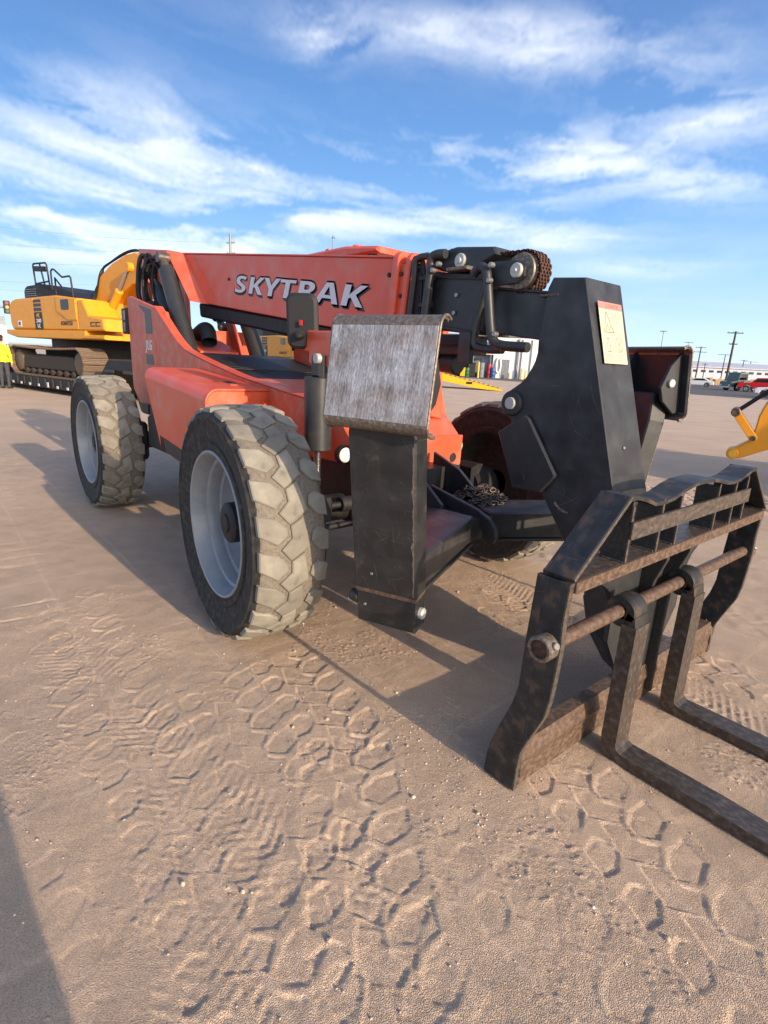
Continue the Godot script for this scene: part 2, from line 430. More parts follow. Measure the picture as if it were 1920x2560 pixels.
# ------------------------------------------------------------------ sky
func sky_texture() -> ImageTexture:
	var W := 2048
	var Hh := 1024
	var data := PackedFloat32Array()
	data.resize(W * Hh * 3)
	var sun_dir := Vector3(1.0, tan(deg_to_rad(SUN_EL)), -SUN_Z).normalized()
	var stops := [[0.0, 208, 228, 241], [4.0, 182, 213, 237], [9.0, 144, 187, 229], [14.0, 114, 163, 217], [20.0, 93, 141, 200], [28.0, 78, 119, 178], [45.0, 71, 110, 168], [90.0, 66, 102, 158]]
	# thick parts of the cirrus: azimuth, elevation, half sizes (degrees), strength
	var blobs := [[-74.5, 14.1, 10.3, 3.2, 1.0], [-80.5, 11.5, 6.7, 2.6, 1.0], [-68.0, 11.1, 8.9, 2.9, 0.95], [-72.5, 18.2, 5.5, 1.8, 0.45], [-51.7, 16.1, 8.6, 2.1, 0.75], [-40.9, 18.0, 7.3, 1.5, 0.85], [-32.0, 17.1, 7.5, 1.6, 0.8], [-22.4, 14.9, 4.9, 1.3, 0.95], [-37.7, 16.0, 4.0, 1.4, 0.5], [-57.8, 24.8, 2.4, 1.2, 0.8], [-47.0, 25.9, 10.0, 1.4, 0.55], [-37.0, 24.6, 7.5, 1.6, 0.55], [-27.4, 21.9, 5.1, 2.2, 0.5], [-23.2, 19.2, 3.9, 1.2, 0.6], [-41.5, 12.4, 9.7, 0.9, 0.7], [-35.9, 11.3, 4.9, 0.7, 0.8], [-27.7, 9.0, 4.5, 0.7, 0.55], [-62.6, 16.3, 3.3, 1.3, 0.5], [-81.5, 8.0, 8.4, 1.4, 0.7], [-54.6, 12.3, 8.7, 1.1, 0.5], [-71.2, 8.9, 9.9, 1.1, 0.7]]
	var fib := FastNoiseLite.new()
	fib.seed = 5; fib.frequency = 1.0; fib.fractal_octaves = 4; fib.fractal_gain = 0.5
	var fin := FastNoiseLite.new()
	fin.seed = 15; fin.frequency = 1.3; fin.fractal_octaves = 7; fin.fractal_gain = 0.56
	fin.domain_warp_enabled = true; fin.domain_warp_amplitude = 0.35; fin.domain_warp_frequency = 0.9; fin.domain_warp_fractal_octaves = 3
	var low := FastNoiseLite.new()
	low.seed = 9; low.frequency = 0.35; low.fractal_octaves = 3
	var cs := []
	for y in Hh / 2 + 2:
		var el := 90.0 - (y + 0.5) / Hh * 180.0
		var col := Color()
		for k in stops.size() - 1:
			if el >= stops[k][0]:
				var t := clampf((el - stops[k][0]) / (stops[k + 1][0] - stops[k][0]), 0, 1)
				col = Color(lerpf(stops[k][1], stops[k + 1][1], t), lerpf(stops[k][2], stops[k + 1][2], t), lerpf(stops[k][3], stops[k + 1][3], t))
		if el < 0:
			col = Color(stops[0][1], stops[0][2], stops[0][3])
		col = Color(col.r / 255.0, col.g / 255.0, col.b / 255.0).srgb_to_linear() * SKY_GAIN
		var e := deg_to_rad(maxf(el, 0.0))
		var rad := cos(e) / (sin(e) + 0.10)
		for x in W:
			var azd := wrapf((x + 0.5) / W * 360.0, -180.0, 180.0)
			var a := deg_to_rad(azd)
			var px := sin(a) * rad
			var pz := -cos(a) * rad
			# stretched along one direction of the high wind
			# long fibres drawn out by the wind, lying low over the horizon
			var lr := log(rad)
			var wv := fib.get_noise_3d(sin(a) * 1.1, cos(a) * 1.1, lr * 1.1)
			var f := fin.get_noise_3d(sin(a) * 1.9 + 0.35 * wv, cos(a) * 1.9, lr * 3.4 + 0.55 * wv - 0.5 * sin(a + 0.9)) * 0.85 + wv * 0.35
			var m := clampf(low.get_noise_2d(px * 2.2, pz * 2.2) * 1.6 + 0.12, 0.0, 0.75)
			if azd > -95.0 and azd < -8.0 and el < 32.0 and el > 0.0:
				var edge := smoothstep(-95.0, -85.0, azd) * (1.0 - smoothstep(-18.0, -8.0, azd)) * (1.0 - smoothstep(28.0, 32.0, el))
				var g := 0.0
				for b in blobs:
					var dx: float = (azd - b[0]) / b[2]
					if absf(dx) < 2.2:
						var dy: float = (el - b[1] + 0.12 * (azd - b[0]) * 0.3) / b[3]
						var d2 := dx * dx + dy * dy
						if d2 < 5.0:
							g += b[4] * exp(-d2 * 0.75)
				m = lerpf(m, minf(g, 1.1) * 0.72 + 0.04 + m * 0.08, edge)
			var dens := clampf(m * (0.58 + 1.95 * f) + (f - 0.05) * 0.34 * smoothstep(0.02, 0.35, m), 0.0, 0.92) * 0.74
			dens *= smoothstep(0.0, 5.0, el) * 0.8 + 0.2
			# thin cloud scatters light round the sun; glow strengthened here as soft fill
			var gam := acos(clampf(sun_dir.dot(Vector3(sin(a) * cos(e), sin(e), -cos(a) * cos(e))), -1.0, 1.0))
			var gl := 5.0 * exp(-pow(gam / 0.31, 2.0)) + 0.35 * exp(-gam / 0.6)
			var i := (y * W + x) * 3
			data[i] = lerpf(col.r, 0.93 * SKY_GAIN, dens) + gl * 1.0
			data[i + 1] = lerpf(col.g, 0.95 * SKY_GAIN, dens) + gl * 0.90
			data[i + 2] = lerpf(col.b, 0.98 * SKY_GAIN, dens) + gl * 0.75
	for i in range((Hh / 2 + 2) * W * 3, W * Hh * 3, 3):
		data[i] = 0.30; data[i + 1] = 0.25; data[i + 2] = 0.20
	return ImageTexture.create_from_image(Image.create_from_data(W, Hh, false, Image.FORMAT_RGBF, data.to_byte_array()))

func _ready() -> void:
	var cam := Camera3D.new()
	cam.name = "camera"
	cam.transform = Transform3D(Basis(CAM_R, CAM_U, -CAM_F), CAM_POS)
	cam.fov = rad_to_deg(2.0 * atan(1280.0 / FOCAL))
	cam.near = 0.05
	cam.far = 2000.0
	add_child(cam)
	cam.current = true
	var env := Environment.new()
	env.background_mode = Environment.BG_SKY
	var sm := PanoramaSkyMaterial.new()
	sm.panorama = sky_texture()
	sm.energy_multiplier = 1.0
	env.sky = Sky.new()
	env.sky.sky_material = sm
	env.background_energy_multiplier = 1.0
	env.tonemap_mode = Environment.TONE_MAPPER_LINEAR
	env.tonemap_exposure = 2.0
	env.sdfgi_enabled = true
	env.ssao_enabled = true
	env.ssil_enabled = true
	var we := WorldEnvironment.new()
	we.name = "world_environment"
	we.environment = env
	add_child(we)
	var sun := DirectionalLight3D.new()
	sun.name = "sun"
	sun.light_energy = 0.92
	sun.light_color = Color(1.0, 0.89, 0.76)
	sun.light_angular_distance = 0.6
	sun.shadow_enabled = true
	add_child(sun)
	sun.look_at_from_position(Vector3(1.0, tan(deg_to_rad(SUN_EL)), -SUN_Z) * 20.0, Vector3.ZERO)
	make_materials()
	build_ground()
	build_telehandler()
	build_background()

# ------------------------------------------------------------------ ground
const PITCH := 0.176
var LUGS := [
	[-0.182, -0.063, -0.094, -0.038, -0.044, 0.009, -0.038, 0.051, -0.094, 0.089, -0.180, 0.036],
	[-0.022, 0.0015, 0.044, -0.0345, 0.060, 0.040, 0.072, 0.113, -0.025, 0.174, -0.075, 0.114, -0.019, 0.062],
	[0.088, 0.0405, 0.122, 0.020, 0.182, 0.052, 0.182, 0.150, 0.128, 0.144, 0.080, 0.088]]
const RW := 100
const RV := 48
var tread := PackedFloat32Array()

# signed distance to the nearest lug edge over one pitch of the tread (negative inside a lug)
func make_tread() -> void:
	tread.resize(RW * RV)
	var polys := []
	for L in LUGS:
		for s in [-1, 0, 1]:
			var p := V2(L)
			for i in p.size():
				p[i].y += s * PITCH
			polys.append(p)
	for j in RV:
		for i in RW:
			var q := Vector2((i + 0.5) / RW * 0.40 - 0.20, (j + 0.5) / RV * PITCH)
			var best := 0.05
			var inside := false
			for p in polys:
				for k in p.size():
					best = minf(best, q.distance_to(Geometry2D.get_closest_point_to_segment(q, p[k], p[(k + 1) % p.size()])))
				if Geometry2D.is_point_in_polygon(q, p):
					inside = true
			tread[j * RW + i] = -best if inside else best

class Track:
	var p: Vector2
	var d: Vector2
	var l0: float
	var l1: float
	var w: float
	var depth: float
	var kind: int
	var wear: float

func trk(x: float, z: float, deg: float, l0: float, l1: float, depth: float, kind := 0, wear := 0.0, w := 0.38) -> Track:
	var t := Track.new()
	t.p = Vector2(x, z)
	t.d = Vector2(cos(deg_to_rad(deg)), sin(deg_to_rad(deg)))
	t.l0 = l0; t.l1 = l1; t.depth = depth; t.kind = kind; t.wear = wear; t.w = w
	return t

var tracks: Array[Track] = []
var gn: Array[FastNoiseLite] = []

func fnl(sd: int, freq: float, oct: int, type := FastNoiseLite.TYPE_SIMPLEX_SMOOTH) -> FastNoiseLite:
	var f := FastNoiseLite.new()
	f.seed = sd; f.frequency = freq; f.fractal_octaves = oct; f.noise_type = type
	return f

# returns height and, through last_k, how much the spot is pressed flat
var last_k := 0.0
func ground_h(x: float, z: float, fine: bool) -> float:
	var h := gn[0].get_noise_2d(x, z) * 0.012
	last_k = 0.0
	var press := 0.0
	var add := 0.0
	for t in tracks:
		var rx := x - t.p.x
		var rz := z - t.p.y
		var v := rx * t.d.x + rz * t.d.y
		if v < t.l0 or v > t.l1:
			continue
		var u := -rx * t.d.y + rz * t.d.x
		if absf(u) > t.w * 0.62:
			continue
		var fade := smoothstep(0.0, 0.12, v - t.l0) * (1.0 - smoothstep(-0.12, 0.0, v - t.l1))
		var wn := gn[3].get_noise_2d(x + t.p.x * 7.0, z + t.p.y * 5.0)
		fade *= clampf(1.0 - t.wear + wn * (0.5 + 1.6 * t.wear), 0.0, 1.0)
		var au := absf(u) / (t.w * 0.5)
		var inside := 1.0 - smoothstep(0.95, 1.04, au)
		var bank := exp(-pow((au - 1.08) / 0.09, 2.0))
		var e := 0.0
		if t.kind == 0:
			var uu := u + gn[2].get_noise_2d(x * 0.3, z * 0.3) * 0.006
			var i := int((uu + 0.20) / 0.40 * RW)
			if i >= 0 and i < RW:
				var d := tread[int(fposmod(v, PITCH) / PITCH * RV) % RW * RW + i]
				e = lerpf(-1.15, 0.45, smoothstep(-0.002, 0.005, d))
				e += -0.35 * (1.0 - smoothstep(0.0, 0.010, absf(d + 0.004)))
		elif t.kind == 1:
			# narrow bars of a lorry or car tyre
			var q := fposmod(v + absf(u) * 0.7, 0.045) / 0.045
			e = -0.7 if q < 0.55 else 0.6
			if fposmod(u + 0.2, 0.055) < 0.010:
				e = 0.5
		else:
			# crawler shoe: one straight bar every 20 cm
			var q2 := fposmod(v, 0.19)
			e = -1.6 if q2 < 0.03 else 0.15
		e *= clampf(0.85 + 0.9 * gn[1].get_noise_2d(x * 2.2 + 9.0, z * 2.2), 0.15, 1.4)
		add += t.depth * fade * (inside * e + bank * 0.8)
		press = maxf(press, fade * inside)
	var rough := 1.0 - 0.72 * press
	h += add
	h += gn[1].get_noise_2d(x, z) * 0.0040 * rough
	if fine:
		var cl := gn[2].get_noise_2d(x, z)
		var patch := smoothstep(-0.1, 0.35, gn[3].get_noise_2d(x * 0.6 + 40.0, z * 0.6))
		h += cl * (0.0010 + 0.0014 * patch) * rough
		h += maxf(0.0, gn[4].get_noise_2d(x, z) - 0.35) * 0.010 * patch * rough
	last_k = press
	return h

func ground_patch(called: String, x0: float, x1: float, z0: float, z1: float, cell: float, hole: Array, relief: float, m: Material) -> MeshInstance3D:
	var nx := int(round((x1 - x0) / cell)) + 1
	var nz := int(round((z1 - z0) / cell)) + 1
	var V := PackedVector3Array()
	var N := PackedVector3Array()
	var C := PackedColorArray()
	V.resize(nx * nz); N.resize(nx * nz); C.resize(nx * nz)
	var hs := PackedFloat32Array()
	hs.resize(nx * nz)
	for j in nz:
		var z := z0 + j * cell
		for i in nx:
			var x := x0 + i * cell
			var k := j * nx + i
			var e := minf(minf(x - x0, x1 - x), minf(z - z0, z1 - z))
			var f := smoothstep(0.0, minf(0.35, (x1 - x0) * 0.1), e)
			if hole:
				var eh := maxf(maxf(hole[0] - x, x - hole[1]), maxf(hole[2] - z, z - hole[3]))
				f *= smoothstep(0.0, 0.35, eh)
			var h := 0.0
			last_k = 0.0
			if f > 0.0 and relief > 0.0:
				h = ground_h(x, z, cell < 0.012) * f * relief
			hs[k] = h
			V[k] = Vector3(x, h, z)
			# dust, damp clay and loose grit: matter of different tone, in patches
			var a := gn[5].get_noise_2d(x, z)
			var b := gn[6].get_noise_2d(x, z)
			var s := 1.0 + 0.16 * a + 0.13 * b + 0.04 * last_k * f
			if cell < 0.012:
				s += 0.16 * f * gn[2].get_noise_2d(x * 2.3 + 11.0, z * 2.3)
			C[k] = Color(0.635 * s, 0.48 * s * (1.0 - 0.02 * a), 0.352 * s * (1.0 - 0.05 * a), 1.0)
	for j in nz:
		for i in nx:
			var k := j * nx + i
			var dx := hs[j * nx + mini(i + 1, nx - 1)] - hs[j * nx + maxi(i - 1, 0)]
			var dz := hs[mini(j + 1, nz - 1) * nx + i] - hs[maxi(j - 1, 0) * nx + i]
			N[k] = Vector3(-dx, 2.0 * cell, -dz).normalized()
	var I := PackedInt32Array()
	I.resize((nx - 1) * (nz - 1) * 6)
	var q := 0
	for j in nz - 1:
		var zc := z0 + (j + 0.5) * cell
		for i in nx - 1:
			if hole:
				var xc := x0 + (i + 0.5) * cell
				if xc > hole[0] and xc < hole[1] and zc > hole[2] and zc < hole[3]:
					continue
			var k := j * nx + i
			I[q] = k; I[q + 1] = k + 1; I[q + 2] = k + nx
			I[q + 3] = k + 1; I[q + 4] = k + nx + 1; I[q + 5] = k + nx
			q += 6
	I.resize(q)
	var arr := []
	arr.resize(Mesh.ARRAY_MAX)
	arr[Mesh.ARRAY_VERTEX] = V; arr[Mesh.ARRAY_NORMAL] = N; arr[Mesh.ARRAY_COLOR] = C; arr[Mesh.ARRAY_INDEX] = I
	var me := ArrayMesh.new()
	me.add_surface_from_arrays(Mesh.PRIMITIVE_TRIANGLES, arr)
	var o := put_mesh(me, called, m)
	structure(o)
	return o

func build_ground() -> void:
	make_tread()
	gn = [fnl(1, 0.45, 3), fnl(2, 5.0, 4), fnl(3, 55.0, 3), fnl(4, 2.2, 3), fnl(5, 38.0, 1), fnl(6, 0.6, 4), fnl(7, 4.5, 4)]
	tracks = [
		trk(0.22, 1.10, 8.0, 0.15, 1.15, 0.0040, 0, 0.0),
		trk(1.10, 1.22, 29.0, 0.0, 1.6, 0.0036, 0, 0.15),
		trk(0.30, 1.50, 6.0, 0.0, 2.3, 0.0028, 0, 0.25),
		trk(1.78, 0.62, 20.0, 0.0, 1.5, 0.0034, 0, 0.12),
		trk(1.70, 1.04, 24.0, 0.0, 1.4, 0.0020, 0, 0.5),
		trk(-1.2, 1.86, 2.0, 0.0, 3.2, 0.0030, 0, 0.25),
		trk(-0.9, 2.22, -1.0, 0.0, 2.6, 0.0020, 0, 0.5),
		trk(-0.4, 2.05, -9.0, 0.0, 2.2, 0.0022, 1, 0.5, 0.30),
		trk(1.45, 1.45, 42.0, 0.0, 1.7, 0.0018, 1, 0.5, 0.30),
		trk(0.9, 1.9, 12.0, 0.0, 1.7, 0.0020, 1, 0.5, 0.26),
		trk(0.2, -0.70, 12.0, 0.0, 2.6, 0.0030, 1, 0.35, 0.34),
		trk(0.4, -0.30, -15.0, 0.0, 2.4, 0.004, 0, 0.3),
		trk(0.0, -1.35, -8.0, 0.0, 3.4, 0.006, 0, 0.2),
		trk(-4.6, 2.05, 2.0, 0.0, 4.0, 0.004, 2, 0.4, 0.5),
		trk(-3.2, -2.8, -42.0, 0.0, 7.0, 0.012, 2, 0.1, 0.6),
		trk(-1.5, -3.6, -42.0, -2.0, 7.0, 0.012, 2, 0.1, 0.6),
	]
	var g := mat(Color.WHITE, 0.96)
	g.vertex_color_use_as_albedo = true
	g.albedo_texture = ntex(61, 0.06, [0.0, 0.3, 0.5, 0.7, 1.0], [S(0.62, 0.60, 0.58), S(0.85, 0.84, 0.83), S(0.93, 0.93, 0.93), S(0.97, 0.97, 0.97), S(1, 1, 1)], 5, FastNoiseLite.TYPE_SIMPLEX, 1024, 0.75)
	g.uv1_triplanar = true
	g.uv1_world_triplanar = true
	g.uv1_scale = Vector3.ONE / 0.55
	g.heightmap_enabled = true
	g.heightmap_texture = ntex(62, 0.10, [0.0, 1.0], [grey(0), grey(1)], 4, FastNoiseLite.TYPE_SIMPLEX, 1024, 0.7)
	g.heightmap_scale = 0.75
	var near := [-1.2, 3.0, -1.2, 2.7]
	ground_patch("ground", near[0], near[1], near[2], near[3], 0.0075, [], 1.0, g)
	var mid := [-7.2, 4.8, -7.2, 4.4]
	ground_patch("ground_001", mid[0], mid[1], mid[2], mid[3], 0.025, near, 1.0, g)
	ground_patch("ground_002", -51.2, 24.8, -55.2, 24.4, 0.4, mid, 0.0, g)
	var far := MB.new()
	far.colored = true
	far.cur = Color(0.625, 0.472, 0.346)
	var X := [-900.0, -51.2, 24.8, 900.0]
	var Z := [-900.0, -55.2, 24.4, 900.0]
	for i in 3:
		for j in 3:
			if i == 1 and j == 1:
				continue
			far.quad(Vector3(X[i], 0, Z[j]), Vector3(X[i + 1], 0, Z[j]), Vector3(X[i + 1], 0, Z[j + 1]), Vector3(X[i], 0, Z[j + 1]), Vector3.UP)
	structure(put(far, "ground_003", g))
	# pebbles lying about
	var rng := RandomNumberGenerator.new()
	rng.seed = 77
	var pb := MB.new()
	pb.colored = true
	for i in 1700:
		var x := rng.randf_range(-0.9, 2.8)
		var z := rng.randf_range(-0.9, 2.6)
		if i > 1350:
			z = 1.02 + rng.randfn() * 0.10 - 0.05 * (x - 1.5)
			x = 1.45 + rng.randfn() * 0.35
		var r := rng.randf_range(0.0012, 0.0042) * (2.4 if rng.randf() < 0.04 else 1.0)
		var k := rng.randf_range(0.75, 1.25)
		pb.cur = Color(0.46 * k, 0.36 * k, 0.28 * k) if rng.randf() < 0.85 else Color(0.60, 0.56, 0.50)
		var h := ground_h(x, z, true)
		var t := Transform3D(Basis.from_euler(Vector3(rng.randf() * 6.0, rng.randf() * 6.0, 0)).scaled(Vector3(1, 0.65, 1)), Vector3(x, h + r * 0.3, z))
		pb.lathe(t, [Vector2(0, -r), Vector2(r * 0.75, -r * 0.6), Vector2(r * 1.15, 0), Vector2(r * 0.7, r * 0.65), Vector2(0, r * 0.9)], 5, 10.0)
	var pm := mat(Color.WHITE, 0.9)
	pm.vertex_color_use_as_albedo = true
	var po := put(pb, "gravel", pm)
	po.set_meta("kind", "stuff")
	po.set_meta("label", "loose pebbles and clods scattered on the sandy ground")
	po.set_meta("category", "gravel")
	# asphalt lot
	var asp := MB.new()
	asp.quad(Vector3(-60, 0.004, -52), Vector3(60, 0.004, -50.0), Vector3(60, 0.004, -150), Vector3(-60, 0.004, -150), Vector3.UP)
	structure(put(asp, "asphalt_road", tmat(ntex(64, 0.02, [0.0, 0.6, 1.0], [S(0.27, 0.26, 0.26), S(0.33, 0.32, 0.31), S(0.45, 0.41, 0.37)], 5), 9.0, 0.9)))

# ------------------------------------------------------------------ telehandler
const TR := 0.645
const TW := 0.367

# one tread block bent round the tyre: (u across, v along) to a point at radius r
func on_tyre(u: float, v: float, r: float) -> Vector3:
	var a := -v / TR
	return Vector3(cos(a) * r, sin(a) * r, -u)

func lug_mesh(L: Array, sd: int) -> ArrayMesh:
	var rng := RandomNumberGenerator.new()
	rng.seed = sd
	var p := V2(L)
	if Geometry2D.is_polygon_clockwise(p):
		p.reverse()
	var c := Vector2.ZERO
	for q in p:
		c += q / p.size()
	var mb := MB.new()
	var top := mb.inset(p, 0.006)
	var k := p.size()
	var dr := []
	for i in k:
		dr.append(rng.randf_range(-0.003, 0.0))
	var sag := func(q: Vector2, r: float) -> float:
		return r - (0.014 if absf(q.x) > 0.15 else (0.005 if absf(q.x) > 0.10 else 0.0))
	var cc := on_tyre(c.x, c.y - PITCH * 0.4, TR + 0.001)
	for i in k:
		var j := (i + 1) % k
		var o := PITCH * 0.4
		var a := on_tyre(top[i].x, top[i].y - o, sag.call(top[i], TR) + dr[i])
		var b := on_tyre(top[j].x, top[j].y - o, sag.call(top[j], TR) + dr[j])
		var a1 := on_tyre(p[i].x, p[i].y - o, sag.call(p[i], TR - 0.007))
		var b1 := on_tyre(p[j].x, p[j].y - o, sag.call(p[j], TR - 0.007))
		var a2 := on_tyre(p[i].x * 1.01, p[i].y - o, TR - 0.04)
		var b2 := on_tyre(p[j].x * 1.01, p[j].y - o, TR - 0.04)
		var up := Vector3(cc.x, cc.y, 0).normalized()
		mb.tri(cc, a, b, up, Vector3(a.x, a.y, 0).normalized(), Vector3(b.x, b.y, 0).normalized())
		var out := (a + b) * 0.5 - cc
		mb.quad(a, b, b1, a1, out.normalized() + up)
		mb.quad(a1, b1, b2, a2, out)
	return mb.mesh()

func build_wheel(parent: Node3D, at: Transform3D, brown: bool) -> void:
	var w := node("wheel", parent, at)
	# sidewalls
	var s := MB.new()
	var h := TW / 2
	var side := [Vector2(0.395, h - 0.035), Vector2(0.405, h - 0.012), Vector2(0.43, h - 0.004), Vector2(0.447, h - 0.004), Vector2(0.453, h - 0.012), Vector2(0.47, h - 0.008), Vector2(0.52, h + 0.004), Vector2(0.560, h + 0.006), Vector2(0.566, h + 0.011), Vector2(0.580, h + 0.011), Vector2(0.586, h + 0.003), Vector2(0.602, h - 0.004), Vector2(0.618, h - 0.022)]
	s.lathe(Transform3D(), side, 72)
	var back := []
	for i in range(side.size() - 1, -1, -1):
		back.append(Vector2(side[i].x, -side[i].y))
	s.lathe(Transform3D(), back, 72)
	put(s, "sidewall", M.rubber_brown if brown else M.rubber, w)
	var t := MB.new()
	t.lathe(Transform3D(), [Vector2(0.600, h - 0.004), Vector2(0.617, h - 0.02), Vector2(0.626, h - 0.05), Vector2(0.630, 0), Vector2(0.626, -h + 0.05), Vector2(0.617, -h + 0.02), Vector2(0.600, -h + 0.004)], 92)
	put(t, "tread", M.groove, w)
	var r := MB.new()
	r.lathe(Transform3D(), [Vector2(0.385, h - 0.04), Vector2(0.400, h - 0.03), Vector2(0.404, h - 0.008), Vector2(0.398, h - 0.002), Vector2(0.388, h - 0.006), Vector2(0.383, h - 0.03), Vector2(0.372, h - 0.055), Vector2(0.366, h - 0.09), Vector2(0.352, h - 0.098), Vector2(0.345, h - 0.12), Vector2(0.343, h - 0.16), Vector2(0.322, h - 0.168), Vector2(0.315, h - 0.20), Vector2(0.30, h - 0.232), Vector2(0.25, h - 0.238), Vector2(0.22, h - 0.225), Vector2(0.17, h - 0.225), Vector2(0.10, h - 0.225)], 64)
	r.lathe(Transform3D(), [Vector2(0.10, h - 0.24), Vector2(0.31, h - 0.245), Vector2(0.335, h - 0.27), Vector2(0.36, -h + 0.06), Vector2(0.39, -h + 0.03), Vector2(0.402, -h + 0.006), Vector2(0.404, -h + 0.03), Vector2(0.385, -h + 0.04)], 64)
	put(r, "rim", M.rubber_brown if brown else M.rim, w)
	var hb := MB.new()
	hb.lathe(Transform3D(), [Vector2(0.0, h - 0.065), Vector2(0.05, h - 0.065), Vector2(0.055, h - 0.075), Vector2(0.098, h - 0.078), Vector2(0.112, h - 0.09), Vector2(0.114, h - 0.20), Vector2(0.135, h - 0.205), Vector2(0.15, h - 0.224)], 36)
	put(hb, "hub", M.black_flat, w)
	for k in 10:
		var b := MB.new()
		var a := TAU * k / 10
		b.cyl(Vector3(cos(a) * 0.185, sin(a) * 0.185, h - 0.226), Vector3(cos(a) * 0.185, sin(a) * 0.185, h - 0.195), 0.014, 6, 0.003)
		put(b, "wheel_nut", M.black_flat, w)
	for k in 23:
		for L in 3:
			var o := put_mesh(lug_meshes[L * 2 + k % 2], "tread_block", M["lug_%d" % ((k * 7 + L * 3) % 3)], w)
			o.rotation.z = TAU * k / 23.0

var lug_meshes := []

func xy(z: float) -> Transform3D:
	return Transform3D(Basis(), Vector3(0, 0, z))

func mirror_z(p: Vector3) -> Vector3:
	return Vector3(p.x, p.y, -p.z)

func text_mesh(txt: String, w: float, h: float, depth := 0.003) -> TextMesh:
	var f := SystemFont.new()
	f.font_names = PackedStringArray(["Droid Sans"])
	f.font_weight = 700
	var t := TextMesh.new()
	t.text = txt
	t.font = f
	t.font_size = 64
	t.pixel_size = 0.01
	t.depth = 0.01
	var b := t.get_aabb()
	t.set_meta("sx", w / maxf(b.size.x, 0.001))
	t.set_meta("sy", h / maxf(b.size.y, 0.001))
	t.set_meta("sz", depth / 0.01)
	t.set_meta("c", b.get_center())
	return t

# lettering centred on the origin of `at`, w by h metres, slanted by `slant`
func letter(txt: String, called: String, m: Material, parent: Node3D, at: Transform3D, w: float, h: float, slant := 0.0, depth := 0.003) -> void:
	var t := text_mesh(txt, w, h, depth)
	var sx: float = t.get_meta("sx")
	var sy: float = t.get_meta("sy")
	var sz: float = t.get_meta("sz")
	var c: Vector3 = t.get_meta("c")
	var o := put_mesh(t, called, m, parent)
	var b := Basis(Vector3(sx, 0, 0), Vector3(slant * sy, sy, 0), Vector3(0, 0, sz))
	o.transform = at * Transform3D(b, -(b * c))

func build_telehandler() -> void:
	for L in 3:
		for k in 2:
			lug_meshes.append(lug_mesh(LUGS[L], 100 + L * 10 + k))
	var T := node("telehandler")
	tag(T, "orange telescopic handler with black boom head, grey wheel rims and fork carriage", "telehandler")
	# wheels: outer faces look along local +Z
	build_wheel(T, Transform3D(Basis(Vector3.UP, -0.0686), Vector3(0, TR, 1.126)) * Transform3D(Basis(Vector3.BACK, 0.12), Vector3.ZERO), false)
	build_wheel(T, Transform3D(Basis(), Vector3(-3.1926, TR, 1.0675)) * Transform3D(Basis(Vector3.BACK, 0.05), Vector3.ZERO), false)
	build_wheel(T, Transform3D(Basis(Vector3.UP, PI - 0.0686), Vector3(0, TR, -1.126)), true)
	build_wheel(T, Transform3D(Basis(Vector3.UP, PI), Vector3(-3.1926, TR, -1.0675)), false)
	build_chassis(T)
	build_boom(T)
	build_outriggers(T)
	build_carriage(T)

